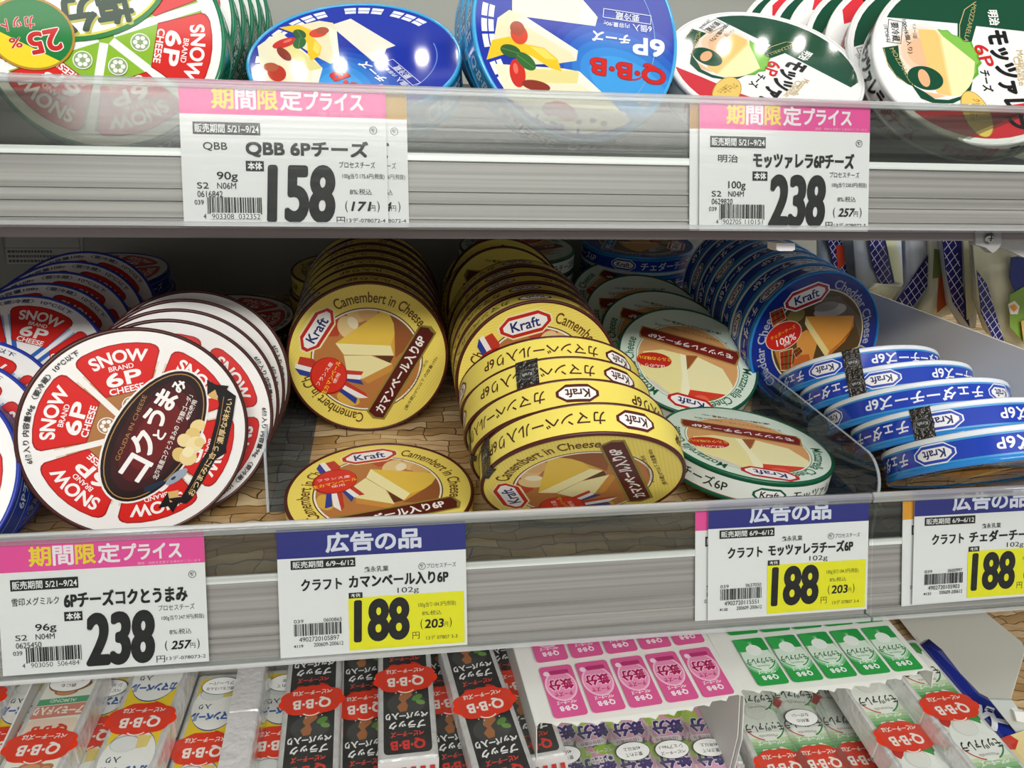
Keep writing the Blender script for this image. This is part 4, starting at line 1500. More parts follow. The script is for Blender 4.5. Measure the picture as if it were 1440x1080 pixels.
def bag(poly, y, bulge, col, label, prints=(), fin='film', seed=1, group='sandwich pouches hanging in a row', name='food_pouch'):
    P, c, rings = inflate(poly, y, bulge)
    n = len(P)
    rnd = random.Random(seed)
    b = MB()
    vs, fs = [], []
    for sgn in (-1, 1):
        o = len(vs)
        for s, h in rings:
            for p in P:
                q = c + (p - c) * s
                vs.append((q.x, q.y + sgn * (h + rnd.uniform(-0.12, 0.12) * h), q.z))
        vs.append((c.x, c.y + sgn * bulge * 1.03, c.z))
        for r in range(len(rings) - 1):
            for k in range(n):
                f = (o + r * n + k, o + r * n + (k + 1) % n, o + (r + 1) * n + (k + 1) % n, o + (r + 1) * n + k)
                fs.append(f if sgn < 0 else f[::-1])
        for k in range(n):
            f = (o + (len(rings) - 1) * n + k, o + (len(rings) - 1) * n + (k + 1) % n, len(vs) - 1)
            fs.append(f if sgn < 0 else f[::-1])
    b.add(vs, fs, mat(col, fin), True)
    t = empty(name)
    tag(t, label, 'food pouch', group)
    b.build('pouch_body', t)
    for ix, (nm, pts, pc, grid) in enumerate(prints):
        Q = [on_plane(px, py, (0, y - bulge * 1.22 - 0.0005 - 0.0009 * ix, 0), Vector((0, 1, 0))) for px, py in pts]
        q = MB()
        q.prism(Q, (0, 0.0006, 0), mat(pc, fin))
        if grid:
            A = Art(dz=0.01)
            e = 1000
            pl = [(p.x * e, p.z * e) for p in Q]
            cx, cz = sum(p[0] for p in pl) / len(pl), sum(p[1] for p in pl) / len(pl)
            area2 = sum(pl[i - 1][0] * pl[i][1] - pl[i][0] * pl[i - 1][1] for i in range(len(pl)))
            if area2 < 0:
                pl = pl[::-1]
            hull = []
            for i in range(len(pl)):
                a, bb = pl[i - 1], pl[i]
                nx, ny = bb[1] - a[1], -(bb[0] - a[0])
                l = math.hypot(nx, ny) or 1
                hull.append((nx / l, ny / l, (nx * a[0] + ny * a[1]) / l))
            A.clip = hull
            for k in range(-24, 25):
                for sx in (1, -1):
                    A.z = 0.02
                    A.line([(cx + k * grid - 90, cz - 90 * sx * 1.25), (cx + k * grid + 90, cz + 90 * sx * 1.25)], 0.55, PLINE)
            yy = Q[0].y
            A.into(q, lambda x, z, h: (x / e, yy - 0.0003 - h / e, z / e))
        q.build(nm, t)
    return t


bag(((1150, 320), (1222, 320), (1226, 380), (1218, 420), (1205, 450), (1165, 440), (1150, 400)), 0.36, 0.010, '#8c97a0', 'dark crumpled sandwich pouch nearest the blue tin row',
    (('plaid_strip', ((1160, 322), (1180, 322), (1196, 410), (1186, 425)), PLAID, 6.5), ('food_picture', ((1176, 345), (1187, 345), (1188, 372), (1178, 380)), '#b8402a', 0)), seed=3)
bag(((1198, 318), (1268, 318), (1276, 370), (1270, 412), (1256, 424), (1218, 412), (1205, 402)), 0.33, 0.012, '#aeb6bd', 'pale grey sandwich pouch with a lattice strip curving down',
    (('plaid_strip', ((1220, 320), (1243, 320), (1250, 370), (1258, 398), (1238, 400), (1226, 370)), PLAID, 8.0), ('cream_fold', ((1242, 322), (1258, 322), (1270, 398), (1258, 396)), '#c3c6a4', 0)), seed=4)
bag(((1215, 412), (1232, 398), (1270, 402), (1276, 412), (1258, 424), (1236, 420)), 0.30, 0.006, CREAM, 'small cream pouch corner resting on the steel divider', seed=5)
bag(((1272, 318), (1316, 318), (1318, 400), (1310, 430), (1280, 452), (1262, 456), (1246, 442), (1275, 400)), 0.27, 0.010, '#b4bac2', 'sandwich pouch whose lattice corner folds over the divider',
    (('plaid_strip', ((1314, 345), (1306, 400), (1266, 456), (1245, 444), (1276, 402)), PLAID, 8.0),), seed=6)
bag(((1308, 318), (1340, 318), (1345, 400), (1338, 440), (1310, 450), (1280, 448), (1306, 412)), 0.255, 0.008, CREAM, 'cream pouch with food pictures hanging third along the divider',
    (('food_picture', ((1322, 375), (1334, 370), (1336, 425), (1318, 440)), '#b5552c', 0), ('leaf_picture', ((1314, 350), (1328, 352), (1322, 390), (1312, 392)), '#7a8a4a', 0)), seed=7)
bag(((1320, 318), (1372, 318), (1372, 420), (1368, 462), (1352, 458), (1335, 430), (1328, 380)), 0.235, 0.010, '#b9bfc4', 'pouch with a broad lattice strip hanging in front of the cream one',
    (('plaid_strip', ((1324, 320), (1352, 320), (1354, 400), (1364, 460), (1340, 425), (1330, 380)), PLAID, 8.0), ('cream_fold', ((1354, 325), (1366, 325), (1370, 440), (1360, 450)), CREAM, 0)), seed=8)
bag(((1366, 318), (1450, 318), (1462, 400), (1460, 470), (1440, 500), (1412, 486), (1390, 470), (1374, 420)), 0.20, 0.016, CREAM, 'large cream sandwich pouch with egg picture at the end of the bag row',
    (('plaid_strip', ((1374, 380), (1388, 400), (1412, 480), (1396, 474), (1380, 440)), PLAID, 7.0), ('navy_panel', ((1422, 362), (1460, 355), (1464, 408), (1428, 412), (1420, 390)), '#1c2572', 0),
     ('salad_picture', ((1420, 415), (1442, 402), (1462, 410), (1462, 470), (1440, 482), (1420, 460)), '#7fa03c', 0),
     ('egg_picture', ((1418, 428), (1427, 423), (1434, 431), (1431, 442), (1421, 442)), '#f0e8d8', 0), ('yolk_picture', ((1421, 431), (1427, 428), (1431, 433), (1427, 438)), '#e8962a', 0),
     ('bread_picture', ((1436, 452), (1462, 440), (1462, 472), (1440, 484)), '#d8ac68', 0)), seed=9)

def front_letter(t, s, p0, p1, hpx, y, col, bold):
    A = Art(dz=0.02, fin='film')
    a, b = on_plane(*p0, (0, y, 0), Vector((0, 1, 0))), on_plane(*p1, (0, y, 0), Vector((0, 1, 0)))
    A.tx(s, (a.x * 1000, a.z * 1000), (b.x * 1000, b.z * 1000), hpx, col, bold)
    q = MB()
    A.into(q, lambda x, z, h: (x / 1000, y - h / 1000, z / 1000))
    q.build('lettering', t)


t = bag(((1408, 318), (1452, 318), (1452, 356), (1430, 354), (1412, 348)), 0.17, 0.006, '#cfcbb4', 'small pouch with yellow and red lettering above the bracket arm', seed=12)
front_letter(t, 'お', (1422, 352), (1438, 352), 9.5, 0.161, '#8c1f18', 0.12)
front_letter(t, 'お', (1422, 352), (1438, 352), 9.0, 0.1605, '#e8c22c', 0.05)

# bracket and screw at the end of the upper shelf, clip under it, notice on the back wall
o = empty('shelf_bracket')
tag(o, 'metal end bracket with cross-head screw closing the upper shelf', 'bracket')


def slab(px, y, th, m, nm, par):
    P = [on_plane(a, b, (0, y, 0), Vector((0, 1, 0))) for a, b in px]
    q = MB()
    q.prism(P, (0, th, 0), m)
    return q.build(nm, par)


STEEL = mat('#b9b7b2', 'metal')
slab(((1372, 326), (1408, 326), (1408, 344), (1402, 352), (1396, 356), (1386, 348), (1372, 344)), 0.0455, 0.006, mat('#a9a6a2', 'paint'), 'end_plate', o)
slab(((1404, 326), (1440, 326), (1475, 326), (1475, 364), (1440, 362), (1418, 352), (1404, 348)), 0.060, 0.004, mat('#c6c4bc', 'paint'), 'side_arm', o)
c = on_plane(1391, 335, (0, 0.045, 0), Vector((0, 1, 0)))
q = MB()
q.lathe([(0.0033, 0.0), (0.0033, 0.0008), (0.0024, 0.0014), (0.0008, 0.0017)], STEEL, 24)
q.disc(0.0008, 0.0017, STEEL, 24)
q.box(-0.0017, 0.0017, -0.0003, 0.0003, 0.0012, 0.0019, mat('#3a3836', 'metal'))
q.box(-0.0003, 0.0003, -0.0017, 0.0017, 0.0012, 0.00192, mat('#3a3836', 'metal'))
s = q.build('screw', o)
s.matrix_world = Matrix(((1, 0, 0, c.x), (0, 0, -1, c.y), (0, 1, 0, c.z), (0, 0, 0, 1)))
q = MB()
P = [on_plane(a, b, (0, 0.05, 0), Vector((0, 1, 0))) for a, b in ((1092, 342), (1118, 342), (1118, 351), (1114, 353), (1096, 353), (1092, 351))]
q.prism(P, (0, 0.012, 0), mat('#eeecec', 'paint'))
tag(q.build('shelf_clip'), 'small white plastic clip under the upper shelf edge', 'clip')
q = MB()
P = [on_plane(a, b, (0, BACK - 0.0006, 0), Vector((0, 1, 0))) for a, b in ((8, 374), (117, 372), (117, 320), (8, 322))]
q.prism(P, (0, 0.0006, 0), mat('#b9bab4', 'card'))
A = Art(dz=0.01)
x0, x1, z0, z1 = P[0].x * 1000, P[1].x * 1000, P[0].z * 1000, P[3].z * 1000
A.line([(x0 + 1, z0 + 19), (x1 - 1, z0 + 19)], 0.5, '#4a4a48')
A.line([(x0 + 1, z0 + 1), (x1 - 1, z0 + 1), (x1 - 1, z1 - 1), (x0 + 1, z1 - 1)], 0.5, '#4a4a48', True)
rnd = random.Random(2)
for k, (zz, ln) in enumerate(((14, 0.6), (9, 0.95), (4, 0.95))):
    x = x0 + 4
    while x < x0 + (x1 - x0) * ln:
        w = rnd.uniform(1.5, 3.2)
        A.z = 0.03
        A.rect(x, z0 + zz, x + w, z0 + zz + 2.6, '#3c3c3a')
        x += w + 0.8
A.into(q, lambda x, z, h: (x / 1000, BACK - 0.0007 - h / 1000, z / 1000))
tag(q.build('wall_notice'), 'small printed notice stuck on the back wall above the blue rimmed tins', 'notice')
q = MB()
bag(((1392, -60), (1480, -60), (1490, 150), (1400, 146)), 0.30, 0.02, '#1c49b0', 'shiny blue plastic pouch behind the white tins on the upper shelf', (('white_flash', ((1425, -20), (1440, -22), (1452, 14), (1436, 10)), '#d5dcec', 0),), seed=11, group='blue pouch')

# ------------------------------------------------------------------ lower shelf: stick packs, display boxes, divider
PW, PL, PH = 0.036, 0.122, 0.018


def mini_label(kind, w=29.0, h=53.0):
    A = Art(dz=0.012, fin='film')
    x0, x1, y0, y1 = -w / 2, w / 2, -h / 2, h / 2
    if kind == 'pepper':
        A.rrect(x0, y0, x1, y1, 3, '#2b2c2b')
        A.ell(0, y0 + 16, 12, 9, '#3e413e')
        A.poly([(-3, y0 + 5), (3, y0 + 6), (5, y0 + 12), (3, y0 + 15), (6, y0 + 18), (4, y0 + 22.5), (0, y0 + 22), (-1, y0 + 18), (0.5, y0 + 14), (-4, y0 + 10)], '#a86a3e')
        A.ell(-7, y0 + 12, 3.6, 2.2, '#5c8a3c', 30)
        A.ell(-9, y0 + 16, 3, 1.8, '#6f9a48', -20)
        for k in range(7):
            A.ell(-10 + 3.3 * k, y0 + 4 + (k * 5 % 7) * 0.8, 0.5, 0.5, '#d8d8d4', n=8)
        A.tc('ペッパー入り', 0, y0 + 25.6, 4.8, '#f2f2f0', 0.05, wmax=26)
        A.tc('ブラック', 0, y0 + 32.6, 5.6, '#f2f2f0', 0.05, wmax=23)
        A.tc('ベビーチーズ', 0, y0 + 39.4, 3.8, '#d8473a', 0.04, wmax=20)
        A.tc('Q·B·B', 0, y0 + 46.6, 7.2, '#d8342a', 0.05, wmax=24)
    elif kind == 'camembert':
        A.rrect(x0, y0, x1, y1, 3, '#f0d02a')
        A.ell(0, y0 + 23, 15.2, 20.5, '#2c4a8c')
        A.ell(0, y0 + 23, 15.2, 19.6, '#f2f2ee')
        A.ell(4, y0 + 13, 8.5, 6, '#a9aeb0')
        A.ell(4, y0 + 13.4, 8, 5.5, '#e6e8e6')
        A.poly([(-10, y0 + 8), (-2, y0 + 7), (-3, y0 + 17), (-9, y0 + 16)], '#e8d27a')
        A.tc('カマンベール', 0, y0 + 32, 6.5, '#2f5fa8', 0.06, wmax=27)
        A.tc('入り', 7, y0 + 24, 4, '#33435a', 0.03)
        A.tc('Q·B·B', 0, y1 - 6, 6.5, '#d8482a', 0.05, wmax=24)
    elif kind == 'mozzarella':
        A.rrect(x0, y0, x1, y1, 2, '#e9f0e2')
        for k in range(6):
            A.rect(x0, y1 - 18 + 2.6 * k, x1, y1 - 18 + 2.6 * (k + 1), mixc('#cfe2b8', '#2f8a3c', k / 5))
        A.rrect(x0, y0, x1, y0 + 9, 2, '#2f8440')
        A.ell(9, y0 + 7, 6, 5, '#c8302a')
        A.ell(-8, y0 + 8, 5, 5, '#3f9a48')
        A.ell(0, y0 + 22, 16, 15.5, '#f4f6f0')
        A.clip = [(1, 0, x1), (-1, 0, -x0)]
        A.ring(0, y0 + 22, 14.6, 15.6, '#2f8a44', 30, 110, 160)
        A.ring(0, y0 + 22, 14.6, 15.6, '#c8302a', 30, 20, 75)
        A.clip = None
        A.ell(1, y0 + 12, 8.6, 7.4, '#d9dcd4')
        A.ell(0.5, y0 + 12.5, 7.6, 6.6, '#eeeee8')
        A.tc('モッツァレラ', 0, y0 + 26, 7, '#17251c', 0.03, wmax=28)
        A.tc('Mozzarella', 0, y0 + 33.5, 2.2, '#8a7a6a', wmax=18)
        A.tc('ベビーチーズ', 0, y1 - 14, 4, '#f2f6ee', 0.04, wmax=20)
        A.tc('Q·B·B', 0, y1 - 6.5, 6.5, '#f4f6f2', 0.05, wmax=24)
    elif kind == 'iron':
        A.rrect(x0, y0, x1, y1, 3, '#e46aa2')
        A.ell(0, y0 + 24, 15.2, 18, '#f6dbe6')
        A.ell(0, y0 + 24, 13.6, 16.4, '#f0a9c8')
        A.ell(-8, y0 + 12, 8, 5, '#a6cf3a')
        A.ell(9, y0 + 16, 6, 7, '#c6df62')
        A.tc('鉄分', 0, y0 + 24, 11, '#f4f0f6', 0.11, wmax=27)
        A.tc('鉄分', 0, y0 + 24, 11, '#43207c', 0.055, wmax=26)
        A.tc('チーズDE', 0, y0 + 35, 4.5, '#43207c', 0.04, wmax=22)
        A.rrect(-11, y0 + 4, 11, y0 + 9, 2, '#f4e6ee')
        A.tc('1日分の鉄分', 0, y0 + 6.5, 3, '#7a2a5a', 0.02, wmax=20)
        A.tc('ベビーチーズ', 0, y1 - 12, 3.6, '#f6eef2', 0.04, wmax=20)
        A.tc('Q·B·B', 0, y1 - 6, 6, '#f6eef2', 0.05, wmax=24)
    elif kind == 'almond':
        A.rrect(x0, y0, x1, y1, 3, '#eef0e2')
        A.rrect(x0, y1 - 16, x1, y1, 3, '#f0d8c4')
        for x, y, r in ((-6, 12, 20), (0, 10, 5), (6, 13, -15), (1, 16, 0)):
            A.ell(x, y0 + y, 7, 3.4, '#c07a4e', r)
            A.ell(x, y0 + y + 0.5, 5.4, 2.4, '#d89a6a', r)
        A.poly([(x0, y0 + 20), (x1, y0 + 22), (x1, y0 + 27), (x0, y0 + 25)], '#58a878')
        A.tc('ALMOND', 0, y0 + 23.4, 2.6, '#e8f0e4', 0.02, wmax=18)
        A.poly([(x0, y0 + 25.5), (x1, y0 + 27.5), (x1, y0 + 37), (x0, y0 + 35)], '#d88a78')
        A.tc('アーモンド入り', 0, y0 + 31, 6, '#fbf2ea', 0.05, wmax=28)
        A.tc('Q·B·B', 0, y1 - 8, 7, '#d8432c', 0.05, wmax=24)
    return A


def sticker_art():
    A = Art(dz=0.012, fin='print')
    pts = []
    for k in range(96):
        a = 2 * math.pi * k / 96
        r = 1 + 0.085 * abs(math.sin(a * 4.5 + 0.6))
        pts.append((19.5 * r * math.cos(a), 11.5 * r * math.sin(a)))
    A.poly(pts, '#e63a1e')
    A.tc('Q·B·B', 0, 2.2, 8.2, '#f8efe8', 0.04, wmax=29)
    A.ring(0, 4.4, 7.2, 8.0, '#f8efe8', 16, 50, 130)
    A.tc('ベビーチーズは', 0, -6.2, 3.6, '#f8efe8', 0.03, wmax=25)
    return A


def bubble_art(lines):
    A = Art(dz=0.012, fin='print')
    A.ell(0, 0, 12.4, 7.6, '#2c2c2a', 0)
    A.ell(0, 0, 12, 7.2, '#eef0ec', 0)
    for i, s in enumerate(lines):
        A.tc(s, 0, 2.6 - 4.6 * i, 3, '#262626', 0.01, wmax=18)
    return A


FILM = clear_plastic('clear_film', 0.02, 0.09, 0.0022, gloss=1.6, scale=(55, 70, 55))
PK = {}
STK = []


def pack_proto(kind):
    t = empty('cheese_stick_pack')
    m = MB()
    w, l, h = PW / 2, PL / 2, PH
    foil = mat('#eeeeec', 'foil')
    e = 0.0022
    sec = [(-w, 0), (w, 0), (w, h - e), (w - e * 0.3, h - e * 0.3), (w - e, h), (-w + e, h), (-w + e * 0.3, h - e * 0.3), (-w, h - e)]
    n = len(sec)
    ys = [-l, -l + 0.0015, -0.001, 0, 0.001, l - 0.0015, l]
    vs, fs = [], []
    for y in ys:
        k = 0.93 if abs(y) == l else (0.965 if y == 0 else 1.0)
        vs += [(a * k, y, h / 2 + (b - h / 2) * k) for a, b in sec]
    for i in range(len(ys) - 1):
        for k in range(n):
            fs.append((i * n + k, (i + 1) * n + k, (i + 1) * n + (k + 1) % n, i * n + (k + 1) % n))
    fs += [tuple(range(n)), tuple(range((len(ys) - 1) * n, len(ys) * n))[::-1]]
    m.add(vs, fs, foil)
    m.build('foil_body', t)
    if kind != 'silver':
        A = mini_label(kind)
        for yc in (0.0305, -0.0305):
            q = MB()
            A.into(q, lambda x, y, z: (x / 1000, yc + y / 1000, h + 0.0001 + z / 1000))
            q.build('label', t)
        if not STK:
            q = MB()
            sticker_art().into(q, lambda x, y, z: (x / 1000, y / 1000, h + 0.0009 + z / 1000))
            STK.append(q.mesh('flower_sticker'))
        link('sticker', STK[0], t)
    else:
        q = MB()
        q.box(-w + 0.004, w - 0.004, -0.0006, 0.0006, h, h + 0.0005, mat('#e6e6e4', 'foil'))
        q.build('fold', t)
    q = MB()
    nx, ny = 6, 20
    rf = random.Random(7)
    vs = [(-w * 0.99 + 2 * w * 0.99 * i / nx, -l + 2 * l * j / ny, h + 0.0021 + rf.uniform(-0.0004, 0.0004)) for j in range(ny + 1) for i in range(nx + 1)]
    q.add(vs, [(j * (nx + 1) + i, j * (nx + 1) + i + 1, (j + 1) * (nx + 1) + i + 1, (j + 1) * (nx + 1) + i) for j in range(ny) for i in range(nx)], FILM, True)
    q.build('clear_film', t)
    q = MB()
    film = mat('#b8b6b2', 'film') if kind != 'pepper' else mat('#c4c0bc', 'film')
    vs = [(-w, l, 0.002), (w, l, 0.002), (w, l, h - 0.001), (-w, l, h - 0.001), (-w * 0.98, l + 0.005, h * 0.55), (w * 0.98, l + 0.005, h * 0.55), (-w, l + 0.013, h * 0.5), (w, l + 0.013, h * 0.5)]
    q.add(vs, [(3, 2, 5, 4), (1, 0, 4, 5), (4, 5, 7, 6), (2, 1, 5), (0, 3, 4)], film)
    A = Art(dz=0.02, fin='film')
    for k in range(6):
        A.rect(-15.5 + k * 5.6, 0, -12.5 + k * 5.6, 9.5, '#b01c16')
    A.rect(-17.5, 5.4, 17.5, 9.8, '#a81a15')
    A.into(q, lambda x, y, z: (x / 1000, l + 0.003 + y / 1000, h * 0.80 - 0.30 * h * y / 10 + 0.0004 + z / 1000))
    q.build('end_seal', t)
    return t


def pack_at(kind, px, near, lvl, label, group, tilt=0.0, onside=False, bubble=None, sticker=True):
    if kind not in PK:
        PK[kind] = pack_proto(kind)
        t = PK[kind]
    else:
        t = copy_tree(PK[kind])
        if sticker and kind != 'silver' and not any(c.name.startswith('sticker') for c in t.children):
            link('sticker', STK[0], t)
        for ch in list(t.children):
            if ch.name.startswith('speech_bubble'):
                bpy.data.objects.remove(ch)
    P = on_floor(px[0], px[1], SH3T + lvl)
    Q = on_floor(near[0], near[1], SH3T + lvl)
    y = (Q - P).normalized()
    z = NST.copy()
    x = y.cross(z).normalized()
    z = x.cross(y)
    if onside:
        P = P - z * (PW / 2) + z * 0.0
        x, z = z, -x
        o = P - z * (PH / 2)
    else:
        o = P - z * PH
    t.matrix_world = Matrix(((x.x, y.x, z.x, o.x), (x.y, y.y, z.y, o.y), (x.z, y.z, z.z, o.z), (0, 0, 0, 1)))
    tag(t, label, 'cheese pack', group)
    if not sticker:
        for ch in list(t.children):
            if ch.name.startswith('sticker'):
                bpy.data.objects.remove(ch)
    if bubble:
        q = MB()
        bubble_art(bubble[1]).into(q, lambda a, b, c: (a / 1000, bubble[0] + b / 1000, PH + 0.0026 + c / 1000))
        q.build('speech_bubble', t)
    return t


YG, BG = 'yellow stick packs on the lower shelf', 'black stick packs on the lower shelf'
pack_at('camembert', (8, 1045), (-22, 1100), -0.020, 'yellow camembert stick pack half hidden under the almond pack', YG)
pack_at('almond', (57, 1050), (30, 1104), 0.0, 'cream almond stick pack with a red flower sticker lying on top', YG, bubble=(-0.046, ('鉄にも', 'フレーバー')))
pack_at('camembert', (128, 1032), (106, 1085), -0.020, 'yellow camembert stick pack sunk between the almond pack and its neighbour', YG, bubble=(-0.034, ('ベビーチーズ', 'シェアNo.1')))
pack_at('camembert', (199, 1012), (176, 1070), 0.0, 'yellow camembert stick pack lying on top beside the almond pack', YG, bubble=(-0.044, ('愛されて', '45年')))
pack_at('camembert', (286, 1054), (270, 1108), -0.020, 'yellow camembert stick pack lying low beside the silver pack', YG, bubble=(-0.048, ('鉄にもいろんな', 'フレーバー')))
pack_at('silver', (343, 1000), (330, 1070), -0.002, 'silver foil pack turned on its side between yellow packs', YG, onside=True)
pack_at('camembert', (391, 1044), (382, 1100), -0.022, 'yellow camembert stick pack squeezed between silver pack and black packs', YG, bubble=(-0.046, ('愛されて', '45年')))
pack_at('pepper', (439, 986), (434, 1060), -0.006, 'black pepper stick pack with speech bubble, first of the black packs', BG, bubble=(-0.046, ('ベビーチーズ', 'シェアNo.1')))
pack_at('pepper', (514, 993), (515, 1060), -0.022, 'black pepper stick pack lying low beside the bubble pack', BG)
pack_at('pepper', (570, 955), (573, 1030), 0.0, 'black pepper stick pack lying on top, its red end seal showing', BG)
pack_at('pepper', (632, 985), (642, 1050), -0.022, 'black pepper stick pack mostly covered by its tilted neighbours', BG)
pack_at('pepper', (681, 989), (706, 1068), 0.002, 'black pepper stick pack lying askew on top of the others', BG)
pack_at('pepper', (727, 961), (751, 1040), -0.018, 'black pepper stick pack next to the pink printed flap', BG)
IG, MG = 'pink stick packs inside the pink display box', 'green stick packs inside the green display box'
DEARK = 'pink iron stick pack in the shade under the printed flap, '
for i, x in enumerate((796, 842, 893, 948, 1001)):
    wh = ('beside the black packs', 'second from the black packs', 'middle of the box', 'second from the white wall', 'against the white wall')[i]
    pack_at('iron', (x + 26, 1140 - 3 * i), (x + 46, 1190 - 3 * i), -0.062, 'pink iron stick pack at the front of the pink box, ' + wh, IG, sticker=False,
            bubble=(-0.040, (('愛されて', '45年以上'), ('ベビーチーズ', 'シェアNo.1'))[i == 3]) if i != 1 else None)
    pack_at('iron', (x - 26, 988 - 3 * i), (x - 8, 1036 - 3 * i), -0.062, DEARK + wh, IG, sticker=False)
for i, (px, nr, lb, bb) in enumerate((((1101, 1076), (1126, 1126), 'green mozzarella stick pack in the box beside the white wall', None), ((1157, 1070), (1184, 1120), 'green mozzarella stick pack in the middle of the green box', (-0.034, ('素材の', 'なが〜い'))),
                                 ((1213, 1065), (1242, 1115), 'green mozzarella stick pack third in the green box', None))):
    pack_at('mozzarella', px, nr, -0.055, lb, MG, bubble=bb)
    pack_at('mozzarella', (px[0] - 62, px[1] - 136), (px[0] - 38, px[1] - 84), -0.055, lb.replace('pack in', 'pack deep in').replace('pack third', 'pack deep and third') + ' under the flap', MG, sticker=False)
pack_at('mozzarella', (1271, 1037), (1305, 1085), -0.024, 'green mozzarella stick pack lying outside the green box', 'green stick packs beside the box')
pack_at('mozzarella', (1335, 994), (1378, 1046), -0.008, 'green mozzarella stick pack nearest the pale steel divider', 'green stick packs beside the box')


def display_box(nl, nr, far, col, label, tile, ncol, nrow, pitch):
    """printed carton: torn-open top flap, two side walls, standing on the shelf"""
    NL, NR = on_floor(nl[0], nl[1], SH3T + 0.004), on_floor(nr[0], nr[1], SH3T + 0.004)
    FR = on_floor(far[0], far[1], SH3T + 0.004)
    z = NST
    xd = (NL - NR)
    W_ = xd.length
    xd.normalize()
    yd = z.cross(xd).normalized()          # towards the shopper, square to the near edge
    if yd.dot(NR - FR) < 0:
        yd = -yd
    skew = (NR - FR) - yd * (NR - FR).dot(yd)
    L = (NR - FR).dot(yd) + 0.10
    t = empty('display_box')
    tag(t, label, 'display box', 'cardboard display boxes on the lower shelf')

    def T(x, y, h):   # mm from the near right corner: x away to the left, y towards the shopper
        sag = -0.006 * max(0, 1 - abs(x / 1000 / W_ - 0.5) * 2) * 0 
        return tuple(NR + xd * (x / 1000) + yd * (y / 1000) + skew * (y / 1000 / max(L, 1e-3)) * 0.8 + z * (h / 1000 + sag))
    m = MB()
    w, l = W_ * 1000, L * 1000
    card_ = mat('#e6e8e0', 'card')
    n = 44
    near = []
    for k in range(n + 1):
        x = w * k / n
        bow = 7.0 * math.sin(math.pi * k / n)
        near.append((x, 3.0 + bow + (1.6 if k % 4 == 0 else 0.0) - (k % 4) * 0.35))
    outline = near + [(w, -l), (0, -l)]
    up_ = [T(x, y, 0.5 - 0.16 * max(0, y)) for x, y in outline]
    dn_ = [T(x, y, 0.0 - 0.16 * max(0, y)) for x, y in outline]
    nn = len(outline)
    m.add(up_ + dn_, [tuple(range(nn)), tuple(range(nn, 2 * nn))[::-1]] + [(i, (i + 1) % nn, nn + (i + 1) % nn, nn + i) for i in range(nn)], card_)
    A = Art(dz=0.012, fin='print')
    for r in range(nrow):
        for c in range(ncol):
            tile(A, 3 + pitch[0] * (c + 0.5), 4.5 - (pitch[1] * (r + 0.5)))
    A.into(m, lambda x, y, h: T(x, y, 0.55 + h))
    m.build('printed_flap', t)
    for x, nm in ((0.0, 'side_wall'), (w, 'side_wall')):
        q = MB()
        hh = 98
        pts = [T(x, 6, -0.2), T(x, -l, -0.2), T(x, -l, -hh), T(x, 14, -hh), T(x, 14, -30)]
        q.prism(pts, xd * (0.0006 if x else -0.0006), mat('#d8d9d2', 'card'))
        q.build(nm, t)
    q = MB()
    q.prism([T(1, 12, -98), T(w - 1, 12, -98), T(w - 1, -l, -98), T(1, -l, -98)], z * 0.0006, card_)
    lv = 98 - 18 - (58 if 'pink' in label else 51)
    q.build('box_floor', t)
    return t


def tile_pink(A, cx, cy):
    w, h = 22.4, 42
    A.rrect(cx - w / 2, cy - h / 2, cx + w / 2, cy + h / 2, 2.6, '#dc5f96')
    A.ell(cx, cy - 4, 10.6, 12.6, '#f2c3d6', n=28)
    A.ell(cx, cy - 4, 9.4, 11.4, '#ea93b8', n=28)

    def tx(s, y, hh, col, b, wm):
        wd = min(glyphs(s, b)[2] * hh, wm)
        A.tx(s, (cx + wd / 2, cy + y - hh / 2), (cx - wd / 2, cy + y - hh / 2), -hh, col, b) if False else A.tx(s, (cx - wd / 2 * MIR, cy + y - hh / 2), (cx + wd / 2 * MIR, cy + y - hh / 2), hh * MIR2, col, b)
    tx('鉄分', -5, 8.6, '#f6dbe6', 0.1, 18)
    tx('鉄分', -5, 8.2, '#b3175a', 0.05, 17.4)
    tx('チーズで', 3, 3.4, '#b3175a', 0.03, 12)
    tx('ベビーチーズ', 9.6, 2.8, '#fbf0f5', 0.03, 13)
    tx('Q·B·B', 14, 4.2, '#fbf0f5', 0.05, 15)
    A.rrect(cx - 8, cy - 17, cx + 5, cy - 13.5, 1, '#b83a72')
    A.ell(cx + 7.4, cy - 14.8, 2, 2, '#f6dbe6', n=16)


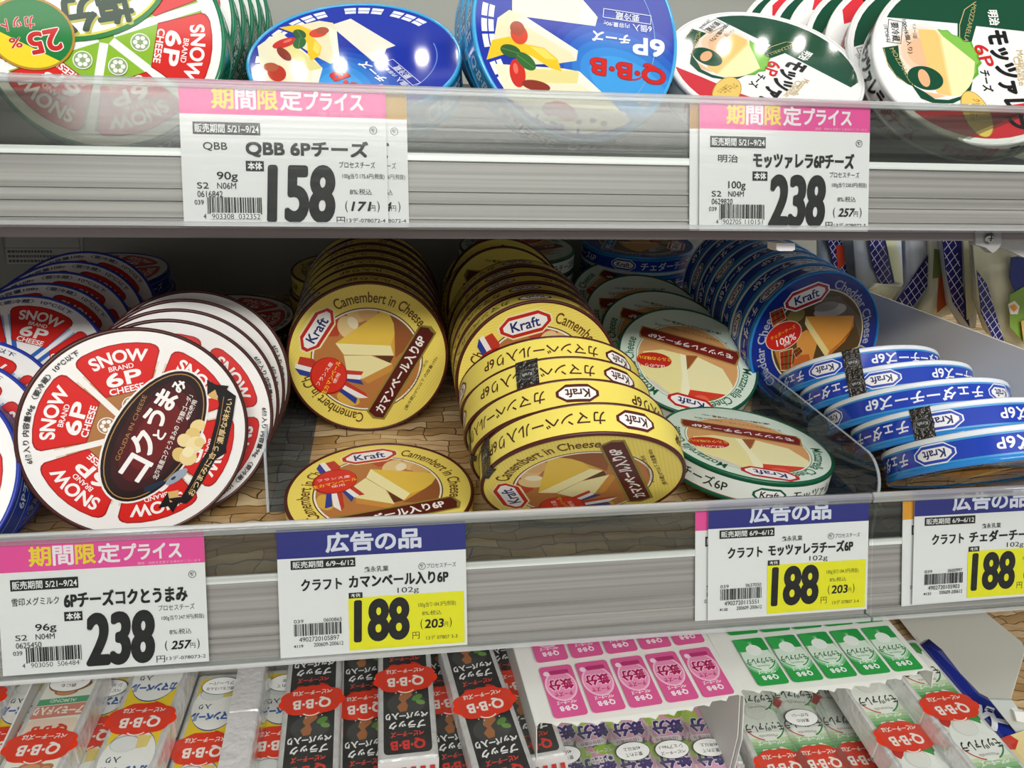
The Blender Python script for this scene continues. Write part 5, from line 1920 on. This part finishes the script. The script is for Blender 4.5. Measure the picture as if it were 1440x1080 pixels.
def tile_green(A, cx, cy):
    w, h = 22.4, 42
    for k, t in enumerate((1.0, 0.72, 0.46, 0.2)):
        pass
    A.rrect(cx - w / 2, cy - h / 2, cx + w / 2, cy + h / 2, 2.6, '#2fa04a')
    A.clip = [(1, 0, cx + w / 2), (-1, 0, -(cx - w / 2)), (0, 1, cy + h / 2), (0, -1, -(cy - h / 2))]
    for rx, ry, t in ((14, 15, 0.35), (12.4, 13.4, 0.7)):
        A.ell(cx, cy - 3, rx, ry, mixc('#2fa04a', '#d9efd8', t), n=28)
    A.ell(cx, cy - 3, 11, 12.2, '#dcefdc', n=28)
    A.ell(cx - 8, cy - 15, 7, 6, '#2a9a48', n=20)
    A.ell(cx + 8, cy - 15, 7, 6, '#3aaa54', n=20)
    A.clip = None
    A.ell(cx, cy - 10, 5.6, 5, '#eef8ee', n=24)
    A.ring(cx, cy - 3, 10.4, 11.2, '#2b8f48', 14, 105, 160)
    A.ring(cx, cy - 3, 10.4, 11.2, '#2b8f48', 14, 20, 75)

    def tx(s, y, hh, col, b, wm):
        wd = min(glyphs(s, b)[2] * hh, wm)
        A.tx(s, (cx - wd / 2 * MIR, cy + y - hh / 2), (cx + wd / 2 * MIR, cy + y - hh / 2), hh * MIR2, col, b)
    tx('モッツァレラ', 0, 5, '#1d6a38', 0.03, 19)
    tx('Mozzarella', 4.6, 1.5, '#3a8a54', 0.0, 12)
    tx('ベビーチーズ', 10, 2.8, '#f4fbf4', 0.03, 13)
    tx('Q·B·B', 14.4, 4.2, '#f4fbf4', 0.05, 15)


MIR, MIR2 = 1, 1
display_box((752, 1012), (1040, 970), (985, 880), '#dc5f96', 'white display box with torn flap printed with pink labels', tile_pink, 5, 3, (25.2, 45.5))
display_box((1036, 966), (1304, 936), (1238, 862), '#2fa04a', 'white display box with torn flap printed with green labels', tile_green, 5, 3, (25.2, 45.5))


def tray(x0, x1, y0, y1, lvl, label, wall=0.0):
    """shallow carton the loose packs lie on"""
    t = empty('carton_tray')
    tag(t, label, 'carton', 'plain cartons under the loose packs')
    top = SH3T + lvl
    m = MB()
    vs = [(x, y, z + TAN * y) for z in (SH3 + 0.0004, top) for y in (y0, y1) for x in (x0, x1)]
    m.add(vs, [(0, 2, 3, 1), (4, 5, 7, 6), (0, 1, 5, 4), (2, 6, 7, 3), (0, 4, 6, 2), (1, 3, 7, 5)], mat('#cfcdc4', 'card'))
    m.build('carton_body', t)
    if wall:
        q = MB()
        q.prism([(x0, y0, top + TAN * y0), (x0, y1, top + TAN * y1), (x0, y1, top + wall + TAN * y1), (x0, y0, top + wall * 0.4 + TAN * y0)], (0.0012, 0, 0), mat('#dcdcd6', 'card'))
        q.build('carton_wall', t)


xa = on_floor(30, 965, SH3T).x
tray(xa, -0.104, -0.10, 0.25, -0.0405, 'plain white carton under the yellow stick packs', 0.045)
tray(-0.1035, 0.018, -0.10, 0.25, -0.0405, 'plain white carton under the black stick packs')
xg = on_floor(1304, 936, SH3T).x
tray(xg + 0.004, xg + 0.050, -0.10, 0.02, -0.0425, 'plain carton under the loose green packs')
pack_at('pepper', (-40, 985), (-75, 1050), -0.010, 'dark pack beyond the white carton wall at the frame edge', BG)

# pale steel divider, blue snack bag and clip at the end of the lower shelf
PN = Vector((-0.62, -0.22, 0.75)).normalized()
pc = on_plane(1350, 978, (0.455, 0, 0), Vector((1, 0, 0)))
pp = [on_plane(a, b, pc, PN) for a, b in ((1258, 862), (1300, 790), (1372, 850), (1437, 903), (1441, 914), (1420, 985), (1350, 978))]
m = MB()
m.prism(pp, PN * -0.002, mat('#cfd0c4', 'paint'))
tag(m.build('shelf_divider'), 'pale steel divider plate with clipped corner at the end of the lower shelf', 'divider')


def floor_bag(px, lvl, th, col, label, prints):
    P = [on_floor(a, b, SH3T + lvl) for a, b in px]
    c = sum(P, Vector()) / len(P)
    n = len(P)
    vs, fs = [], []
    rr = ((1.0, 0.0), (0.94, 0.5), (0.7, 0.95))
    for s, h in rr:
        vs += [tuple(c + (p - c) * s + NST * (th * h)) for p in P]
    vs.append(tuple(c + NST * th))
    for r in range(2):
        for k in range(n):
            fs.append((r * n + k, r * n + (k + 1) % n, (r + 1) * n + (k + 1) % n, (r + 1) * n + k))
    for k in range(n):
        fs.append((2 * n + k, 2 * n + (k + 1) % n, 3 * n))
    fs.append(tuple(range(n))[::-1])
    b = MB()
    b.add(vs, fs, mat(col, 'film'), True)
    t = empty('snack_bag')
    tag(t, label, 'snack bag')
    b.build('bag_body', t)
    for nm, fn in prints:
        q = MB()
        fn(q, lvl, th)
        q.build(nm, t)
    return t


def on_top(q, pts, lvl, th, col):
    q.prism([on_floor(a, b, SH3T + lvl + th * 1.08) for a, b in pts], NST * 0.0004, mat(col, 'film'))


def kana(q, s, p0, p1, hpx, lvl, th):
    a, b = on_floor(*p0, SH3T + lvl + th * 1.10), on_floor(*p1, SH3T + lvl + th * 1.10)
    x = (b - a)
    y = NST.cross(x).normalized()
    vs, fs, _ = glyphs(s, 0.07)
    q.add([tuple(a + x * u + y * (hpx * v) + NST * 0.0006) for u, v in vs], fs, mat('#e8ecf2', 'film'))


floor_bag(((1284, 912), (1300, 900), (1334, 945), (1372, 985), (1420, 1010), (1470, 1040), (1490, 1120), (1420, 1120), (1352, 1010), (1310, 960)), -0.034, 0.010, '#1b2c86', 'blue snack bag with white letters beside the pale divider',
          (('lettering', lambda q, l, t: kana(q, 'レ', (1372, 1018), (1396, 1005), 0.017, l, t)), ('lettering', lambda q, l, t: kana(q, 'ズ', (1398, 1032), (1424, 1017), 0.017, l, t)),
           ('cream_panel', lambda q, l, t: on_top(q, ((1398, 1042), (1462, 1020), (1488, 1080), (1470, 1118), (1430, 1118)), l, t, '#dccb92')),
           ('tomato_picture', lambda q, l, t: on_top(q, ((1404, 1040), (1420, 1034), (1432, 1042), (1428, 1054), (1410, 1054)), l + 0.0006, t, '#c03a2c')),
           ('leaf_picture', lambda q, l, t: on_top(q, ((1394, 1036), (1404, 1034), (1406, 1046), (1398, 1048)), l + 0.0006, t, '#4f8a3c'))))
o = empty('label_holder')
tag(o, 'clear plastic shelf label holder at the end of the lower shelf', 'label holder')
slab(((1392, 984), (1424, 985), (1446, 1018), (1446, 1030), (1432, 1034)), -0.01, 0.002, mat('#b9c0bc', 'film'), 'holder_plate', o)
slab(((1426, 1000), (1442, 1002), (1440, 1016), (1430, 1014)), -0.013, 0.003, mat('#e6e8e4', 'film'), 'holder_knob', o)

bpy.data.objects.remove(_to)
